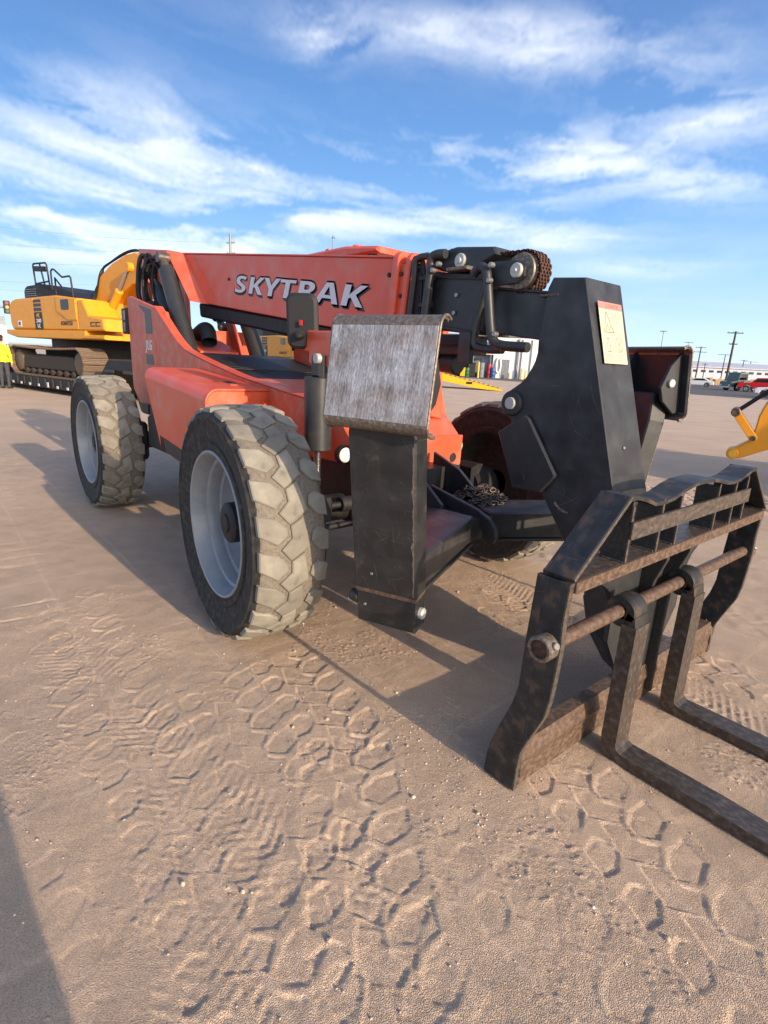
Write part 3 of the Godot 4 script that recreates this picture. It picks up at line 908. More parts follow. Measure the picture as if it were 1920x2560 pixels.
func build_chassis(T: Node3D) -> void:
	var a := MB.new()
	# ladder frame under the body
	a.bx(Vector3(-3.75, 0.55, 0.28), Vector3(0.12, 0.98, 0.46), 0.012)
	a.bx(Vector3(-3.75, 0.55, -0.46), Vector3(0.12, 0.98, -0.28), 0.012)
	a.bx(Vector3(-3.6, 0.62, -0.28), Vector3(0.05, 0.66, 0.28), 0.008)
	a.bx(Vector3(-2.4, 0.70, 0.46), Vector3(-1.2, 0.98, 0.9), 0.02)
	a.bx(Vector3(-3.74, 0.75, -0.28), Vector3(-3.5, 1.0, 0.28), 0.01)
	a.bx(Vector3(-0.3, 0.66, -0.28), Vector3(0.1, 0.9, 0.28), 0.01)
	put(a, "frame", M.black_flat, T)
	for x in [0.0, -3.1926]:
		var ax := MB.new()
		ax.cyl(Vector3(x, TR, -0.95), Vector3(x, TR, 0.95), 0.085, 20)
		ax.lathe(Transform3D(Basis(Vector3.UP, PI / 2), Vector3(x - 0.2, TR, 0)), [Vector2(0, 0), Vector2(0.12, 0.02), Vector2(0.2, 0.12), Vector2(0.21, 0.22), Vector2(0.13, 0.36), Vector2(0.07, 0.42), Vector2(0, 0.42)], 20)
		for s in [-1.0, 1.0]:
			ax.cyl(Vector3(x, TR, s * 0.70), Vector3(x, TR, s * 0.93), 0.15, 22, 0.02)
			ax.bx(Vector3(x - 0.09, TR - 0.19, s * 0.74 - 0.06), Vector3(x + 0.09, TR + 0.19, s * 0.74 + 0.06), 0.03)
		put(ax, "axle", M.black_flat, T)
	var tr := MB.new()
	tr.tube([Vector3(0.2, 0.60, -0.80), Vector3(0.22, 0.60, 0.80)], 0.02, 10)
	put(tr, "tie_rod", M.black_flat, T)
	var st := MB.new()
	st.cyl(Vector3(0.2, 0.72, 0.38), Vector3(0.2, 0.72, 0.62), 0.045, 16)
	st.cyl(Vector3(0.2, 0.72, 0.62), Vector3(0.2, 0.72, 0.80), 0.02, 12)
	st.bx(Vector3(0.14, 0.66, 0.72), Vector3(0.30, 0.80, 0.86), 0.03)
	put(st, "steering_cylinder", M.black_flat, T)
	# tall side plate with the hood line, right hand and left hand
	var out := V2([-3.92, 2.075, -3.80, 2.085, -3.02, 1.945, -2.82, 1.83, -2.57, 1.685, -2.42, 1.61, -2.28, 1.557, -2.13, 1.527, -1.70, 1.455, -1.19, 1.381, -0.69, 1.332, -0.18, 1.288, -0.14, 0.98, -3.30, 0.985, -3.68, 0.975, -3.90, 1.12])
	for s in [1.0, -1.0]:
		var p := MB.new()
		p.prism(xy(0), out if s > 0 else V2([-3.9, 1.49, -2.2, 1.49, -1.70, 1.455, -1.19, 1.381, -0.69, 1.332, -0.18, 1.288, -0.14, 0.98, -3.30, 0.985, -3.90, 1.0]), 0.545 if s > 0 else -0.575, 0.575 if s > 0 else -0.545, 0.008)
		put(p, "side_plate", M.orange_dusty if s > 0 else M.orange, T)
	# flange along the hood line
	var fl := MB.new()
	var line := [-3.02, 1.945, -2.82, 1.83, -2.57, 1.685, -2.42, 1.61, -2.28, 1.557, -2.13, 1.527, -1.70, 1.455, -1.19, 1.381, -0.69, 1.332, -0.18, 1.288]
	for i in range(0, line.size() - 2, 2):
		var p0 := Vector2(line[i], line[i + 1])
		var p1 := Vector2(line[i + 2], line[i + 3])
		var d := (p1 - p0).normalized()
		var nn := Vector2(-d.y, d.x)
		fl.prism(xy(0), PackedVector2Array([p0 + nn * 0.002, p1 + nn * 0.002, p1 + nn * 0.012, p0 + nn * 0.012]), 0.50, 0.582, 0.003)
	put(fl, "edge_flange", M.orange, T)
	# deck between the side plates
	var dk := MB.new()
	dk.prism(xy(0), V2([-1.19, 1.335, -1.19, 1.372, -0.69, 1.323, -0.16, 1.280, -0.16, 1.245]), -0.54, 0.54, 0.006)
	put(dk, "hood_top", M.orange_dusty, T)
	var dk2 := MB.new()
	dk2.prism(xy(0), V2([-2.60, 1.50, -2.60, 1.54, -2.13, 1.517, -1.72, 1.448, -1.20, 1.371, -1.20, 1.335, -2.1, 1.46]), -0.54, 0.538, 0.006)
	put(dk2, "deck_mat", M.plastic, T)
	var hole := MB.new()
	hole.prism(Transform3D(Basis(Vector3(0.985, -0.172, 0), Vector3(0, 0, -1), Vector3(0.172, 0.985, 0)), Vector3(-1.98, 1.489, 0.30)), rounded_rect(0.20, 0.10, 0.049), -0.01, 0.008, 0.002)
	put(hole, "painted_hole", M.black_print, T)  # dark inside of a hole, painted on as a raised black oval
	for k in 2:
		var st2 := MB.new()
		st2.tube([Vector3(-1.55 - 0.10 * k, 1.433 + 0.016 * k, 0.50), Vector3(-1.45, 1.422, 0.1), Vector3(-1.4, 1.42, -0.35)], 0.006, 6)
		put(st2, "cable", M.hose, T)
	# engine box beside the frame
	var eb := MB.new()
	# side outline, then sectioned across: rounded top outer edge
	var sec := []
	var ends := [[-1.96, 1.41, 0.78], [-0.74, 1.318, 0.72]]
	var prof := func(x: float, top: float) -> Array:
		var r := 0.07
		var o := [Vector3(x, top, 0.572)]
		for i in 7:
			var an := PI / 2 * i / 6.0
			o.append(Vector3(x, top - r + cos(an) * r - 0.012 * sin(an), 1.03 - r + sin(an) * r))
		return o
	var A: Array = prof.call(-1.96, 1.412)
	var B: Array = prof.call(-0.74, 1.318)
	A.append(Vector3(-1.70, 0.80, 1.015)); A.append(Vector3(-1.68, 0.76, 0.98)); A.append(Vector3(-1.68, 0.76, 0.572))
	B.append(Vector3(-0.74, 0.70, 1.015)); B.append(Vector3(-0.74, 0.66, 0.98)); B.append(Vector3(-0.74, 0.66, 0.572))
	for i in A.size() - 1:
		var n0 := Vector3(0, 0.3, 1)
		if i == 0:
			n0 = Vector3.UP
		if i >= 1 and i <= 6:
			var na := PI / 2 * (i - 1) / 6.0
			var nb := PI / 2 * i / 6.0
			var q0 := Vector3(0.06, cos(na), sin(na)).normalized(); var q1 := Vector3(0.06, cos(nb), sin(nb)).normalized()
			eb.tri(A[i], B[i], B[i + 1], q0, q0, q1)
			eb.tri(A[i], B[i + 1], A[i + 1], q0, q1, q1)
		else:
			eb.quad(A[i], B[i], B[i + 1], A[i + 1], Vector3.DOWN if i >= 8 else n0)
	put(eb, "engine_cover", M.orange, T)
	for P in [[B, 1.0], [A, -1.0]]:
		var fr := MB.new()
		var q: Array = P[0]
		var c := Vector3(q[0].x if P[1] > 0 else -1.85, 1.05, 0.8)
		for i in q.size():
			var e0: Vector3 = q[i]
			var e1: Vector3 = q[(i + 1) % q.size()]
			var o := Vector3(P[1], 0, 0)
			fr.tri(c, e0, e1, o, o, o)
		put(fr, "engine_cover_end", M.orange, T)
	var lip := MB.new()
	for i in range(0, 7):
		lip.cyl(B[i] + Vector3(0.004, -0.004, -0.002), B[i + 1] + Vector3(0.004, -0.004, -0.002), 0.009, 8, 0.001)
	put(lip, "cover_lip", M.orange, T)
	var slot := MB.new()
	slot.box(Transform3D(Basis(Vector3(0.997, -0.077, 0), Vector3(0.077, 0.997, 0), Vector3(0, 0, 1)), Vector3(-1.02, 1.3405, 0.72)), Vector3(0.17, 0.008, 0.09), 0.001)
	put(slot, "cover_latch", M.orange, T)
	var slot2 := MB.new()
	slot2.box(Transform3D(Basis(Vector3(0.997, -0.077, 0), Vector3(0.077, 0.997, 0), Vector3(0, 0, 1)), Vector3(-1.035, 1.346, 0.73)), Vector3(0.10, 0.008, 0.06), 0.001)
	put(slot2, "cover_latch", M.black_print, T)
	# dark stripe along the foot of the cover
	for e in [[-1.685, -1.672], [-1.655, -1.640], [-1.622, -1.605], [-1.585, -1.20]]:
		var d := MB.new()
		d.prism(xy(0), V2([e[0], 0.80 - (e[0] + 1.7) * 0.105, e[1], 0.80 - (e[1] + 1.7) * 0.105, e[1] - 0.01, 0.90 - (e[1] + 1.7) * 0.105, e[0] - 0.01, 0.90 - (e[0] + 1.7) * 0.105]), 1.012, 1.0215, 0.0)
		put(d, "stripe", M.black_print, T)
	# grey stripe, raised door and emblem on the rear side plate
	var g := MB.new()
	g.prism(xy(0), V2([-3.52, 1.985, -3.15, 1.925, -3.13, 1.70, -3.33, 1.70, -3.34, 1.90, -3.50, 1.965]), 0.575, 0.5775)
	put(g, "stripe", M.grey_print, T)
	var g2 := MB.new()
	g2.prism(xy(0), V2([-3.36, 1.50, -3.16, 1.50, -3.12, 1.40, -3.36, 1.40]), 0.579, 0.5815)
	put(g2, "stripe", M.grey_print, T)
	var dr := MB.new()
	dr.prism(xy(0), V2([-3.46, 1.66, -3.10, 1.66, -3.05, 1.60, -3.04, 1.10, -3.46, 1.10]), 0.572, 0.579, 0.003)
	put(dr, "access_door", M.orange_dusty, T)
	letter("JLG", "emblem", M.white_print, T, Transform3D(Basis(), Vector3(-3.26, 1.575, 0.581)), 0.19, 0.125, 0.2)
	# counterweight block behind the rear axle
	var cw := MB.new()
	cw.prism(xy(0), V2([-4.45, 1.0, -4.45, 1.75, -3.98, 1.80, -3.98, 0.8, -4.3, 0.8]), -0.95, 0.40, 0.03)
	put(cw, "counterweight", M.black_flat, T)
	var tl := MB.new()
	tl.bx(Vector3(-4.08, 1.70, 0.46), Vector3(-3.925, 1.97, 0.60), 0.012)
	put(tl, "tail_lamp_housing", M.plastic, T)
	for k in 2:
		var tq := MB.new()
		tq.bx(Vector3(-4.05, 1.72 + 0.125 * k, 0.60), Vector3(-3.95, 1.82 + 0.125 * k, 0.608), 0.004)
		put(tq, "tail_lamp", M.grey_panel, T)
	# bulkhead under the boom, exhaust and its elbow
	var bh := MB.new()
	bh.bx(Vector3(-3.32, 1.5, -0.54), Vector3(-3.28, 1.78, 0.54), 0.006)
	bh.prism(xy(0), V2([-3.28, 1.53, -2.62, 1.53, -2.62, 1.56, -3.0, 1.66, -3.28, 1.70]), -0.10, 0.30, 0.01)
	put(bh, "bulkhead", M.orange, T)
	for z in [-0.16, 0.50]:
		var po := MB.new()
		po.prism(xy(0), V2([-2.80, 1.52, -2.60, 1.52, -2.86, 1.90, -3.0, 1.90]), z, z + 0.04, 0.006)
		put(po, "boom_rest", M.orange, T)
	var ex := MB.new()
	ex.tube(catmull([Vector3(-3.1, 1.70, 0.14), Vector3(-2.88, 1.76, 0.15), Vector3(-2.74, 1.74, 0.17), Vector3(-2.66, 1.64, 0.19)], 8), 0.075, 18, false)
	put(ex, "exhaust_elbow", M.plastic, T)
	# front cowl over the axle with the two lamps
	var fc := MB.new()
	fc.prism(xy(0), V2([-0.40, 0.90, -0.40, 1.29, -0.16, 1.245, 0.0, 1.165, 0.10, 1.075, 0.10, 0.98, 0.02, 0.92]), -0.47, 0.47, 0.010)
	put(fc, "front_cowl", M.orange, T)
	for s in [1.0, -1.0]:
		var wing := MB.new()
		var o := V2([-0.48, 1.07, -0.475, 0.87, -0.42, 0.80, -0.20, 0.90, 0.0, 0.90, 0.0, 1.07])
		if s > 0:
			for i in o.size():
				o[i].x = -o[i].x
		wing.prism(Transform3D(Basis(Vector3(0, 0, 1), Vector3(0, 1, 0), Vector3(-1, 0, 0)), Vector3(0.115, 0, 0)), with_hole(o, disc(0.034, 16, Vector2(-0.395 * -s, 0.915))), -0.012, 0.012, 0.0)
		put(wing, "tie_down_plate", M.orange, T)
		var hl := MB.new()
		hl.lathe(Transform3D(Basis(Vector3.UP, PI / 2), Vector3(0.05, 0.985, s * 0.495)), [Vector2(0.03, -0.06), Vector2(0.055, -0.02), Vector2(0.06, 0.02), Vector2(0.056, 0.028)], 20)
		put(hl, "headlamp_housing", M.plastic, T)
		var ll := MB.new()
		ll.lathe(Transform3D(Basis(Vector3.UP, PI / 2), Vector3(0.05, 0.985, s * 0.495)), [Vector2(0.046, 0.024), Vector2(0.040, 0.034), Vector2(0.022, 0.041), Vector2(0, 0.043)], 20, 60)
		put(ll, "headlamp", M.lamp, T)
	# levelling cylinder, its bracket and the mirror
	var lb := MB.new()
	lb.prism(xy(0), V2([-0.215, 1.62, -0.20, 1.675, -0.15, 1.70, -0.05, 1.695, 0.30, 1.69, 0.34, 1.66, 0.34, 1.50, 0.20, 1.475, 0.10, 1.49, -0.06, 1.495, -0.10, 1.52, -0.095, 1.575, -0.17, 1.585]), 0.58, 0.66, 0.008)
	lb.bx(Vector3(-0.05, 1.52, 0.10), Vector3(0.28, 1.62, 0.58), 0.01)
	lb.bx(Vector3(-0.30, 1.20, 0.16), Vector3(0.05, 1.60, 0.30), 0.01)
	put(lb, "cylinder_bracket", M.orange, T)
	var lc := MB.new()
	lc.cyl(Vector3(0.015, 1.02, 0.66), Vector3(0.015, 1.44, 0.66), 0.082, 24, 0.006)
	lc.bx(Vector3(-0.02, 1.43, 0.63), Vector3(0.09, 1.56, 0.70), 0.02)
	put(lc, "levelling_cylinder", M.black, T)
	var lr := MB.new()
	lr.cyl(Vector3(0.015, 0.72, 0.66), Vector3(0.015, 1.03, 0.66), 0.022, 16)
	put(lr, "piston_rod", M.chrome, T)
	var lp := MB.new()
	lp.cyl(Vector3(0.07, 1.542, 0.69), Vector3(0.07, 1.542, 0.72), 0.028, 18)
	put(lp, "bracket_pin", M.pin, T)
	var mi := MB.new()
	var mx := Vector3(0.72, 0, -0.69)
	mi.prism(frame(Vector3(-0.16, 1.745, 0.66), mx, Vector3(0.0, 1, 0.05)), rounded_rect(0.185, 0.31, 0.05), -0.02, 0.035, 0.018)
	put(mi, "mirror", M.plastic, T)
	var ma := MB.new()
	ma.cyl(Vector3(-0.12, 1.67, 0.68), Vector3(-0.04, 1.66, 0.76), 0.014, 12)
	ma.cyl(Vector3(-0.13, 1.67, 0.69), Vector3(-0.11, 1.67, 0.715), 0.026, 14)
	put(ma, "mirror_arm", M.black_flat, T)
	var mr := MB.new()
	mr.box(frame(Vector3(-0.118, 1.735, 0.7), mx, Vector3.UP), Vector3(0.02, 0.03, 0.012), 0.002)
	put(mr, "reflector", M.red, T)
	# orange wheel guard on the far side of the nose
	var wg := MB.new()
	wg.prism(Transform3D(Basis(Vector3(0, 0, 1), Vector3(0, 1, 0), Vector3(-1, 0, 0)), Vector3(-0.02, 0, -0.335)), V2([-0.02, 1.50, 0.02, 1.51, 0.045, 1.42, 0.10, 1.36, 0.12, 1.20, -0.05, 1.17, -0.045, 1.32]), -0.02, 0.02, 0.008)
	put(wg, "cab_bracket", M.orange, T)
	var wl := MB.new()
	wl.bx(Vector3(-0.02, 1.42, -0.29), Vector3(0.02, 1.49, -0.22), 0.012)
	put(wl, "work_lamp", M.lamp, T)
	# cab on the far side of the boom
	var cb := MB.new()
	cb.prism(xy(0), V2([-2.12, 1.0, -2.16, 1.7, -0.95, 1.64, -0.70, 1.0]), -1.22, -0.44, 0.02)
	put(cb, "cab_body", M.orange, T)
	for q in [[-2.14, -0.47], [-2.14, -1.19], [-0.98, -0.47], [-0.98, -1.19]]:
		var pp := MB.new()
		pp.bx(Vector3(q[0] - 0.035, 1.60, q[1] - 0.035), Vector3(q[0] + 0.035, 2.40, q[1] + 0.035), 0.012)
		put(pp, "cab_post", M.black_flat, T)
	var rf := MB.new()
	rf.prism(xy(0), V2([-2.26, 2.36, -2.24, 2.40, -1.95, 2.445, -1.30, 2.445, -0.86, 2.40, -0.84, 2.35]), -1.24, -0.42, 0.02)
	put(rf, "cab_roof", M.orange, T)
	var bc := MB.new()
	bc.cyl(Vector3(-1.38, 2.43, -0.62), Vector3(-1.38, 2.49, -0.62), 0.045, 16, 0.01)
	put(bc, "beacon", M.orange, T)
	var lh := MB.new()
	lh.tube(catmull([Vector3(-1.87, 2.44, -0.62), Vector3(-1.87, 2.49, -0.62), Vector3(-1.84, 2.505, -0.62), Vector3(-1.81, 2.49, -0.62), Vector3(-1.81, 2.44, -0.62)], 5), 0.01, 8)
	put(lh, "lifting_eye", M.orange, T)
	var seat := MB.new()
	seat.bx(Vector3(-1.9, 1.6, -1.05), Vector3(-1.4, 1.75, -0.6), 0.05)
	seat.bx(Vector3(-2.0, 1.7, -1.05), Vector3(-1.88, 2.25, -0.6), 0.05)
	put(seat, "cab_seat", M.plastic, T)

func boom_y(x: float) -> float:
	return 2.142 - 0.1098 * x      # top line of the main boom

func build_boom(T: Node3D) -> void:
	var ob := MB.new()
	ob.prism(xy(0), V2([-4.30, boom_y(-4.3) + 0.02, -3.7, boom_y(-3.7), 0.10, boom_y(0.10), 0.10, boom_y(0.10) - 0.455, -2.9, boom_y(-2.9) - 0.44, -3.12, boom_y(-3.12) - 0.40, -3.75, boom_y(-3.75) - 0.16, -4.05, boom_y(-4.05) - 0.10, -4.36, boom_y(-4.36) - 0.2]), -0.17, 0.17, 0.006)
	put(ob, "boom", M.orange, T)
	var cap := MB.new()
	cap.prism(xy(0), V2([-3.66, boom_y(-3.66) + 0.012, 0.06, boom_y(0.06) + 0.012, 0.06, boom_y(0.06) + 0.001, -3.66, boom_y(-3.66) + 0.001]), -0.176, 0.176, 0.002)
	put(cap, "boom_top_plate", M.orange, T)
	# flared reinforcement round the rear of the boom
	for s in [1.0, -1.0]:
		var rp := MB.new()
		var P := [Vector3(-3.43, boom_y(-3.43) + 0.02, s * 0.30), Vector3(-3.28, boom_y(-3.28) + 0.005, s * 0.173), Vector3(-2.72, boom_y(-2.72) - 0.445, s * 0.173), Vector3(-2.83, boom_y(-2.83) - 0.435, s * 0.30)]
		var Q := [Vector3(-3.43, boom_y(-3.43) + 0.02, s * 0.172), Vector3(-2.83, boom_y(-2.83) - 0.435, s * 0.172)]
		rp.quad(P[0], P[1], P[2], P[3], Vector3(0.4, 0, s))
		rp.quad(P[0], P[3], Q[1], Q[0], Vector3(-1, -0.5, 0))
		rp.quad(P[0], P[1], Q[0], Q[0], Vector3.UP)
		rp.quad(P[3], P[2], Q[1], Q[1], Vector3.DOWN)
		put(rp, "reinforcing_plate", M.orange, T)
		var rs := MB.new()
		rs.prism(xy(0), V2([-4.32, boom_y(-4.32) + 0.03, -3.43, boom_y(-3.43) + 0.018, -3.30, boom_y(-3.3) - 0.12, -3.42, boom_y(-3.42) - 0.30, -3.62, boom_y(-3.62) - 0.33, -3.86, boom_y(-3.86) - 0.22, -4.02, boom_y(-4.02) - 0.12, -4.30, boom_y(-4.3) - 0.16]), s * 0.285 - 0.012, s * 0.285 + 0.012, 0.004)
		put(rs, "boom_rear_plate", M.orange, T)
		var wd := MB.new()
		wd.tube([P[1] + Vector3(0.01, 0, 0), P[2] + Vector3(0.01, 0, 0)], 0.006, 6)
		put(wd, "weld_bead", M.orange, T)
	var wp := MB.new()
	wp.tube([Vector3(-3.02, boom_y(-3.02) - 0.02, 0.172), Vector3(-2.45, boom_y(-2.45) - 0.442, 0.172)], 0.004, 6)
	put(wp, "weld_bead", M.orange, T)
	# pivot tower plates at the rear
	for s in [1.0, -1.0]:
		var pt := MB.new()
		pt.prism(xy(0), V2([-4.62, 2.50, -4.40, 2.52, -4.28, 2.42, -4.24, 2.2, -4.22, 1.75, -4.6, 1.75]), s * 0.22 - 0.02, s * 0.22 + 0.02, 0.006)
		put(pt, "pivot_plate", M.orange_dusty, T)
	# lift cylinders with dark covers
	for s in [1.0, -1.0]:
		var c := MB.new()
		c.cyl(Vector3(-2.66, 1.43, s * 0.36), Vector3(-3.27, 2.335, s * 0.36), 0.083, 24, 0.02)
		put(c, "lift_cylinder", M.black, T)
		var r := MB.new()
		r.cyl(Vector3(-3.27, 2.33, s * 0.36), Vector3(-3.34, 2.44, s * 0.36), 0.04, 16)
		r.cyl(Vector3(-3.345, 2.445, s * 0.30), Vector3(-3.345, 2.445, s * 0.42), 0.05, 18)
		put(r, "rod_end", M.worn_light, T)
		var c2 := MB.new()
		c2.cyl(Vector3(-3.50, 1.92, s * 0.28), Vector3(-3.93, 2.40, s * 0.28), 0.075, 20, 0.02)
		c2.cyl(Vector3(-3.50, 1.92, s * 0.28), Vector3(-3.42, 1.83, s * 0.28), 0.04, 14)
		put(c2, "compensating_cylinder", M.black, T)
		var c3 := MB.new()
		c3.cyl(Vector3(-3.42, 1.83, s * 0.24), Vector3(-3.42, 1.83, s * 0.34), 0.045, 16)
		put(c3, "cylinder_eye", M.worn_light, T)
	# hoses and fittings at the pivot
	var rng := RandomNumberGenerator.new()
	rng.seed = 12
	for k in 14:
		var h := MB.new()
		var z := 0.31 + 0.016 * (k % 6) + rng.randf_range(-0.01, 0.01)
		var x := -4.22 + 0.04 * k
		var p := catmull([Vector3(x + 0.20, 2.42 + rng.randf_range(-0.08, 0.1), 0.30), Vector3(x + 0.05, 2.48 + rng.randf_range(-0.08, 0.06), z), Vector3(x - 0.02, 2.25, z + 0.03), Vector3(x + rng.randf_range(-0.05, 0.08), 2.05 + rng.randf_range(-0.08, 0.05), z + 0.02), Vector3(x + 0.12 + rng.randf_range(0, 0.15), 1.93, z - 0.04), Vector3(x + 0.2, 1.70, z - 0.06)], 5)
		h.tube(p, rng.randf_range(0.012, 0.019), 8)
		put(h, "hose", M.hose if k % 3 else M.worn_dark, T)
		if k % 2 == 0:
			var f := MB.new()
			var q: Vector3 = p[p.size() - 8]
			f.cyl(q, q + Vector3(0.03, -0.07, 0.0), 0.026, 8)
			put(f, "hose_fitting", M.bolt, T)
	var vb := MB.new()
	vb.bx(Vector3(-4.0, 1.90, 0.30), Vector3(-3.66, 2.05, 0.42), 0.02)
	put(vb, "valve_block", M.worn_dark, T)
	# beam of the extension cylinder under the boom
	var ub := MB.new()
	ub.prism(xy(0), V2([-3.1, 2.03, -3.08, 1.895, -1.0, 1.672, 0.35, 1.535, 0.42, 1.60, 0.40, 1.66, 0.1, 1.685]), -0.11, 0.11, 0.02)
	put(ub, "extension_cylinder", M.black_flat, T)
	# lettering on the boom side
	var sl := atan(-0.1098)
	var at := Transform3D(Basis(Vector3.BACK, sl), Vector3(-1.145, 2.035, 0.1715))
	for q in [[0.022, -0.016], [0.012, -0.008], [-0.006, 0.006], [0.006, 0.006], [-0.005, -0.006]]:
		letter("SKYTRAK", "lettering_shadow", M.dark_print, T, at * Transform3D(Basis(), Vector3(q[0], q[1], -0.0005)), 1.90, 0.150, 0.32, 0.0015)
	letter("SKYTRAK", "lettering", M.white_print, T, at * Transform3D(Basis(), Vector3(0, 0, 0.0016)), 1.88, 0.138, 0.32, 0.002)
	for q in [[0.02, 2.045], [-2.22, 2.185]]:
		var b := MB.new()
		b.cyl(Vector3(q[0], q[1], 0.168), Vector3(q[0], q[1], 0.182), 0.014, 8)
		put(b, "bolt", M.rust_red, T)
	# front collar of the main boom
	for e in [[0.055, 0.115, 0.035], [0.165, 0.21, 0.03]]:
		var cl := MB.new()
		var w: float = 0.34 + e[2] * 2.0
		var hh: float = 0.455 + e[2] * 2.0
		var xm: float = (e[0] + e[1]) / 2
		cl.prism(frame(Vector3(xm, boom_y(xm) - 0.2275, 0), Vector3(0, 0, -1), Vector3(0.109, 0.994, 0)), rounded_rect(w, hh, 0.05), -(e[1] - e[0]) / 2, (e[1] - e[0]) / 2, 0.008)
		put(cl, "boom_collar", M.orange, T)
	var ci := MB.new()
	ci.prism(xy(0), V2([0.09, 2.10, 0.18, 2.09, 0.18, 1.70, 0.09, 1.71]), -0.178, 0.178, 0.006)
	put(ci, "boom_collar", M.orange, T)
	for k in 3:
		var b := MB.new()
		b.cyl(Vector3(0.14, 2.04 - 0.12 * k, 0.176), Vector3(0.14, 2.04 - 0.12 * k, 0.19), 0.013, 8)
		put(b, "bolt", M.rust_red, T)
	# second boom section
	var s2 := MB.new()
	s2.prism(xy(0), V2([0.05, 2.085, 0.05, 1.76, 0.69, 1.705, 0.76, 1.96, 0.72, 2.0, 0.44, 2.03]), -0.145, 0.145, 0.006)
	put(s2, "boom_section", M.black, T)
	var s2l := MB.new()
	s2l.prism(xy(0), V2([0.42, 2.012, 0.76, 1.978, 0.76, 1.966, 0.42, 2.0]), -0.16, 0.16, 0.003)
	put(s2l, "section_flange", M.worn_dark, T)
	var s2m := MB.new()
	s2m.prism(xy(0), V2([0.40, 1.76, 0.70, 1.722, 0.70, 1.705, 0.40, 1.742]), -0.16, 0.16, 0.003)
	put(s2m, "section_flange", M.worn_dark, T)
	for q in [[0.565, 1.905], [0.555, 1.815]]:
		var b := MB.new()
		b.cyl(Vector3(q[0], q[1], 0.144), Vector3(q[0], q[1], 0.158), 0.013, 10)
		put(b, "bolt", M.bolt, T)
	# inner section
	var s3 := MB.new()
	s3.prism(xy(0), V2([0.6, 1.945, 0.6, 1.735, 1.3, 1.655, 1.3, 1.87]), -0.118, 0.118, 0.006)
	put(s3, "boom_section", M.black_chipped, T)
	var s3l := MB.new()
	s3l.prism(xy(0), V2([0.82, 1.932, 1.14, 1.894, 1.14, 1.882, 0.82, 1.92]), -0.13, 0.13, 0.003)
	put(s3l, "section_flange", M.worn_dark, T)
	var rs := MB.new()
	rs.bx(Vector3(1.10, 1.868, 0.12), Vector3(1.20, 1.880, 0.153), 0.002)
	put(rs, "wear_pad", M.rust, T)
	# hose guide bars
	for q in [[0.275, 0.018], [0.40, 0.024]]:
		var gb := MB.new()
		var x: float = q[0]
		gb.tube(catmull([Vector3(x + 0.10, 2.11, 0.19), Vector3(x + 0.04, 2.112, 0.195), Vector3(x + 0.005, 2.09, 0.2), Vector3(x, 2.0, 0.2), Vector3(x - 0.02, 1.8, 0.2), Vector3(x - 0.02, 1.68, 0.2)], 6), q[1], 12)
		put(gb, "hose_guide", M.black, T)
	var gr := MB.new()
	gr.tube(catmull([Vector3(0.72, 1.99, 0.20), Vector3(0.76, 2.02, 0.2), Vector3(0.80, 2.0, 0.2), Vector3(0.82, 1.93, 0.2), Vector3(0.86, 1.74, 0.2), Vector3(0.885, 1.675, 0.2), Vector3(0.94, 1.648, 0.2), Vector3(1.10, 1.64, 0.2)], 6), 0.024, 12)
	put(gr, "hose_guide", M.black, T)
	var gl := MB.new()
	gl.tube(catmull([Vector3(0.775, 1.94, 0.16), Vector3(0.755, 1.85, 0.16), Vector3(0.725, 1.69, 0.16), Vector3(0.74, 1.645, 0.16), Vector3(0.80, 1.63, 0.16), Vector3(0.92, 1.63, 0.16)], 6), 0.022, 12)
	put(gl, "hose_guide", M.black, T)
	for q in [Vector3(0.845, 2.02, 0.2), Vector3(0.845, 1.95, 0.205), Vector3(0.90, 1.70, 0.19), Vector3(0.36, 2.12, 0.17), Vector3(0.47, 2.06, 0.19), Vector3(0.44, 2.03, 0.20)]:
		var b := MB.new()
		b.cyl(q, q + Vector3(0.0, 0.0, 0.03), 0.014, 6)
		put(b, "bolt", M.bolt, T)
	for k in 5:
		var h := MB.new()
		h.tube(catmull([Vector3(0.22, 1.70 + 0.018 * k, 0.165), Vector3(0.36, 1.665 + 0.012 * k, 0.185), Vector3(0.55, 1.655 + 0.010 * k, 0.175), Vector3(0.72, 1.66 + 0.010 * k, 0.15)], 6), 0.009, 7)
		put(h, "hose", M.hose, T)
	for k in 4:
		var h := MB.new()
		h.tube(catmull([Vector3(0.24, 2.12 - 0.02 * k, 0.17), Vector3(0.32, 2.10 - 0.02 * k, 0.185), Vector3(0.345 + 0.008 * k, 1.95, 0.18), Vector3(0.34 + 0.012 * k, 1.78, 0.18), Vector3(0.36 + 0.012 * k, 1.66, 0.17)], 6), 0.010, 7)
		put(h, "hose", M.hose, T)
	for q in [[0.33, 2.0], [0.33, 1.86]]:
		var cp := MB.new()
		cp.bx(Vector3(q[0] - 0.01, q[1] - 0.012, 0.15), Vector3(q[0] + 0.07, q[1] + 0.012, 0.205), 0.003)
		put(cp, "hose_clamp", M.black_flat, T)
	var ecy := MB.new()
	ecy.cyl(Vector3(0.12, 1.585, 0.02), Vector3(0.50, 1.548, 0.02), 0.062, 20, 0.01)
	ecy.bx(Vector3(0.30, 1.60, -0.08), Vector3(0.62, 1.70, 0.10), 0.01)
	put(ecy, "cylinder_mount", M.black, T)
	for q in [[0.28, 1.93, 0.02], [0.64, 1.685, 0.03]]:
		var pl := MB.new()
		pl.bx(Vector3(q[0], q[1] - 0.13, 0.146), Vector3(q[0] + q[2], q[1] + 0.13, 0.166) if q[1] > 1.8 else Vector3(q[0] + 0.08, q[1] + 0.03, 0.19), 0.004)
		put(pl, "wear_pad_plate", M.black_chipped, T)
	# chain anchor housing with roller
	var hs := MB.new()
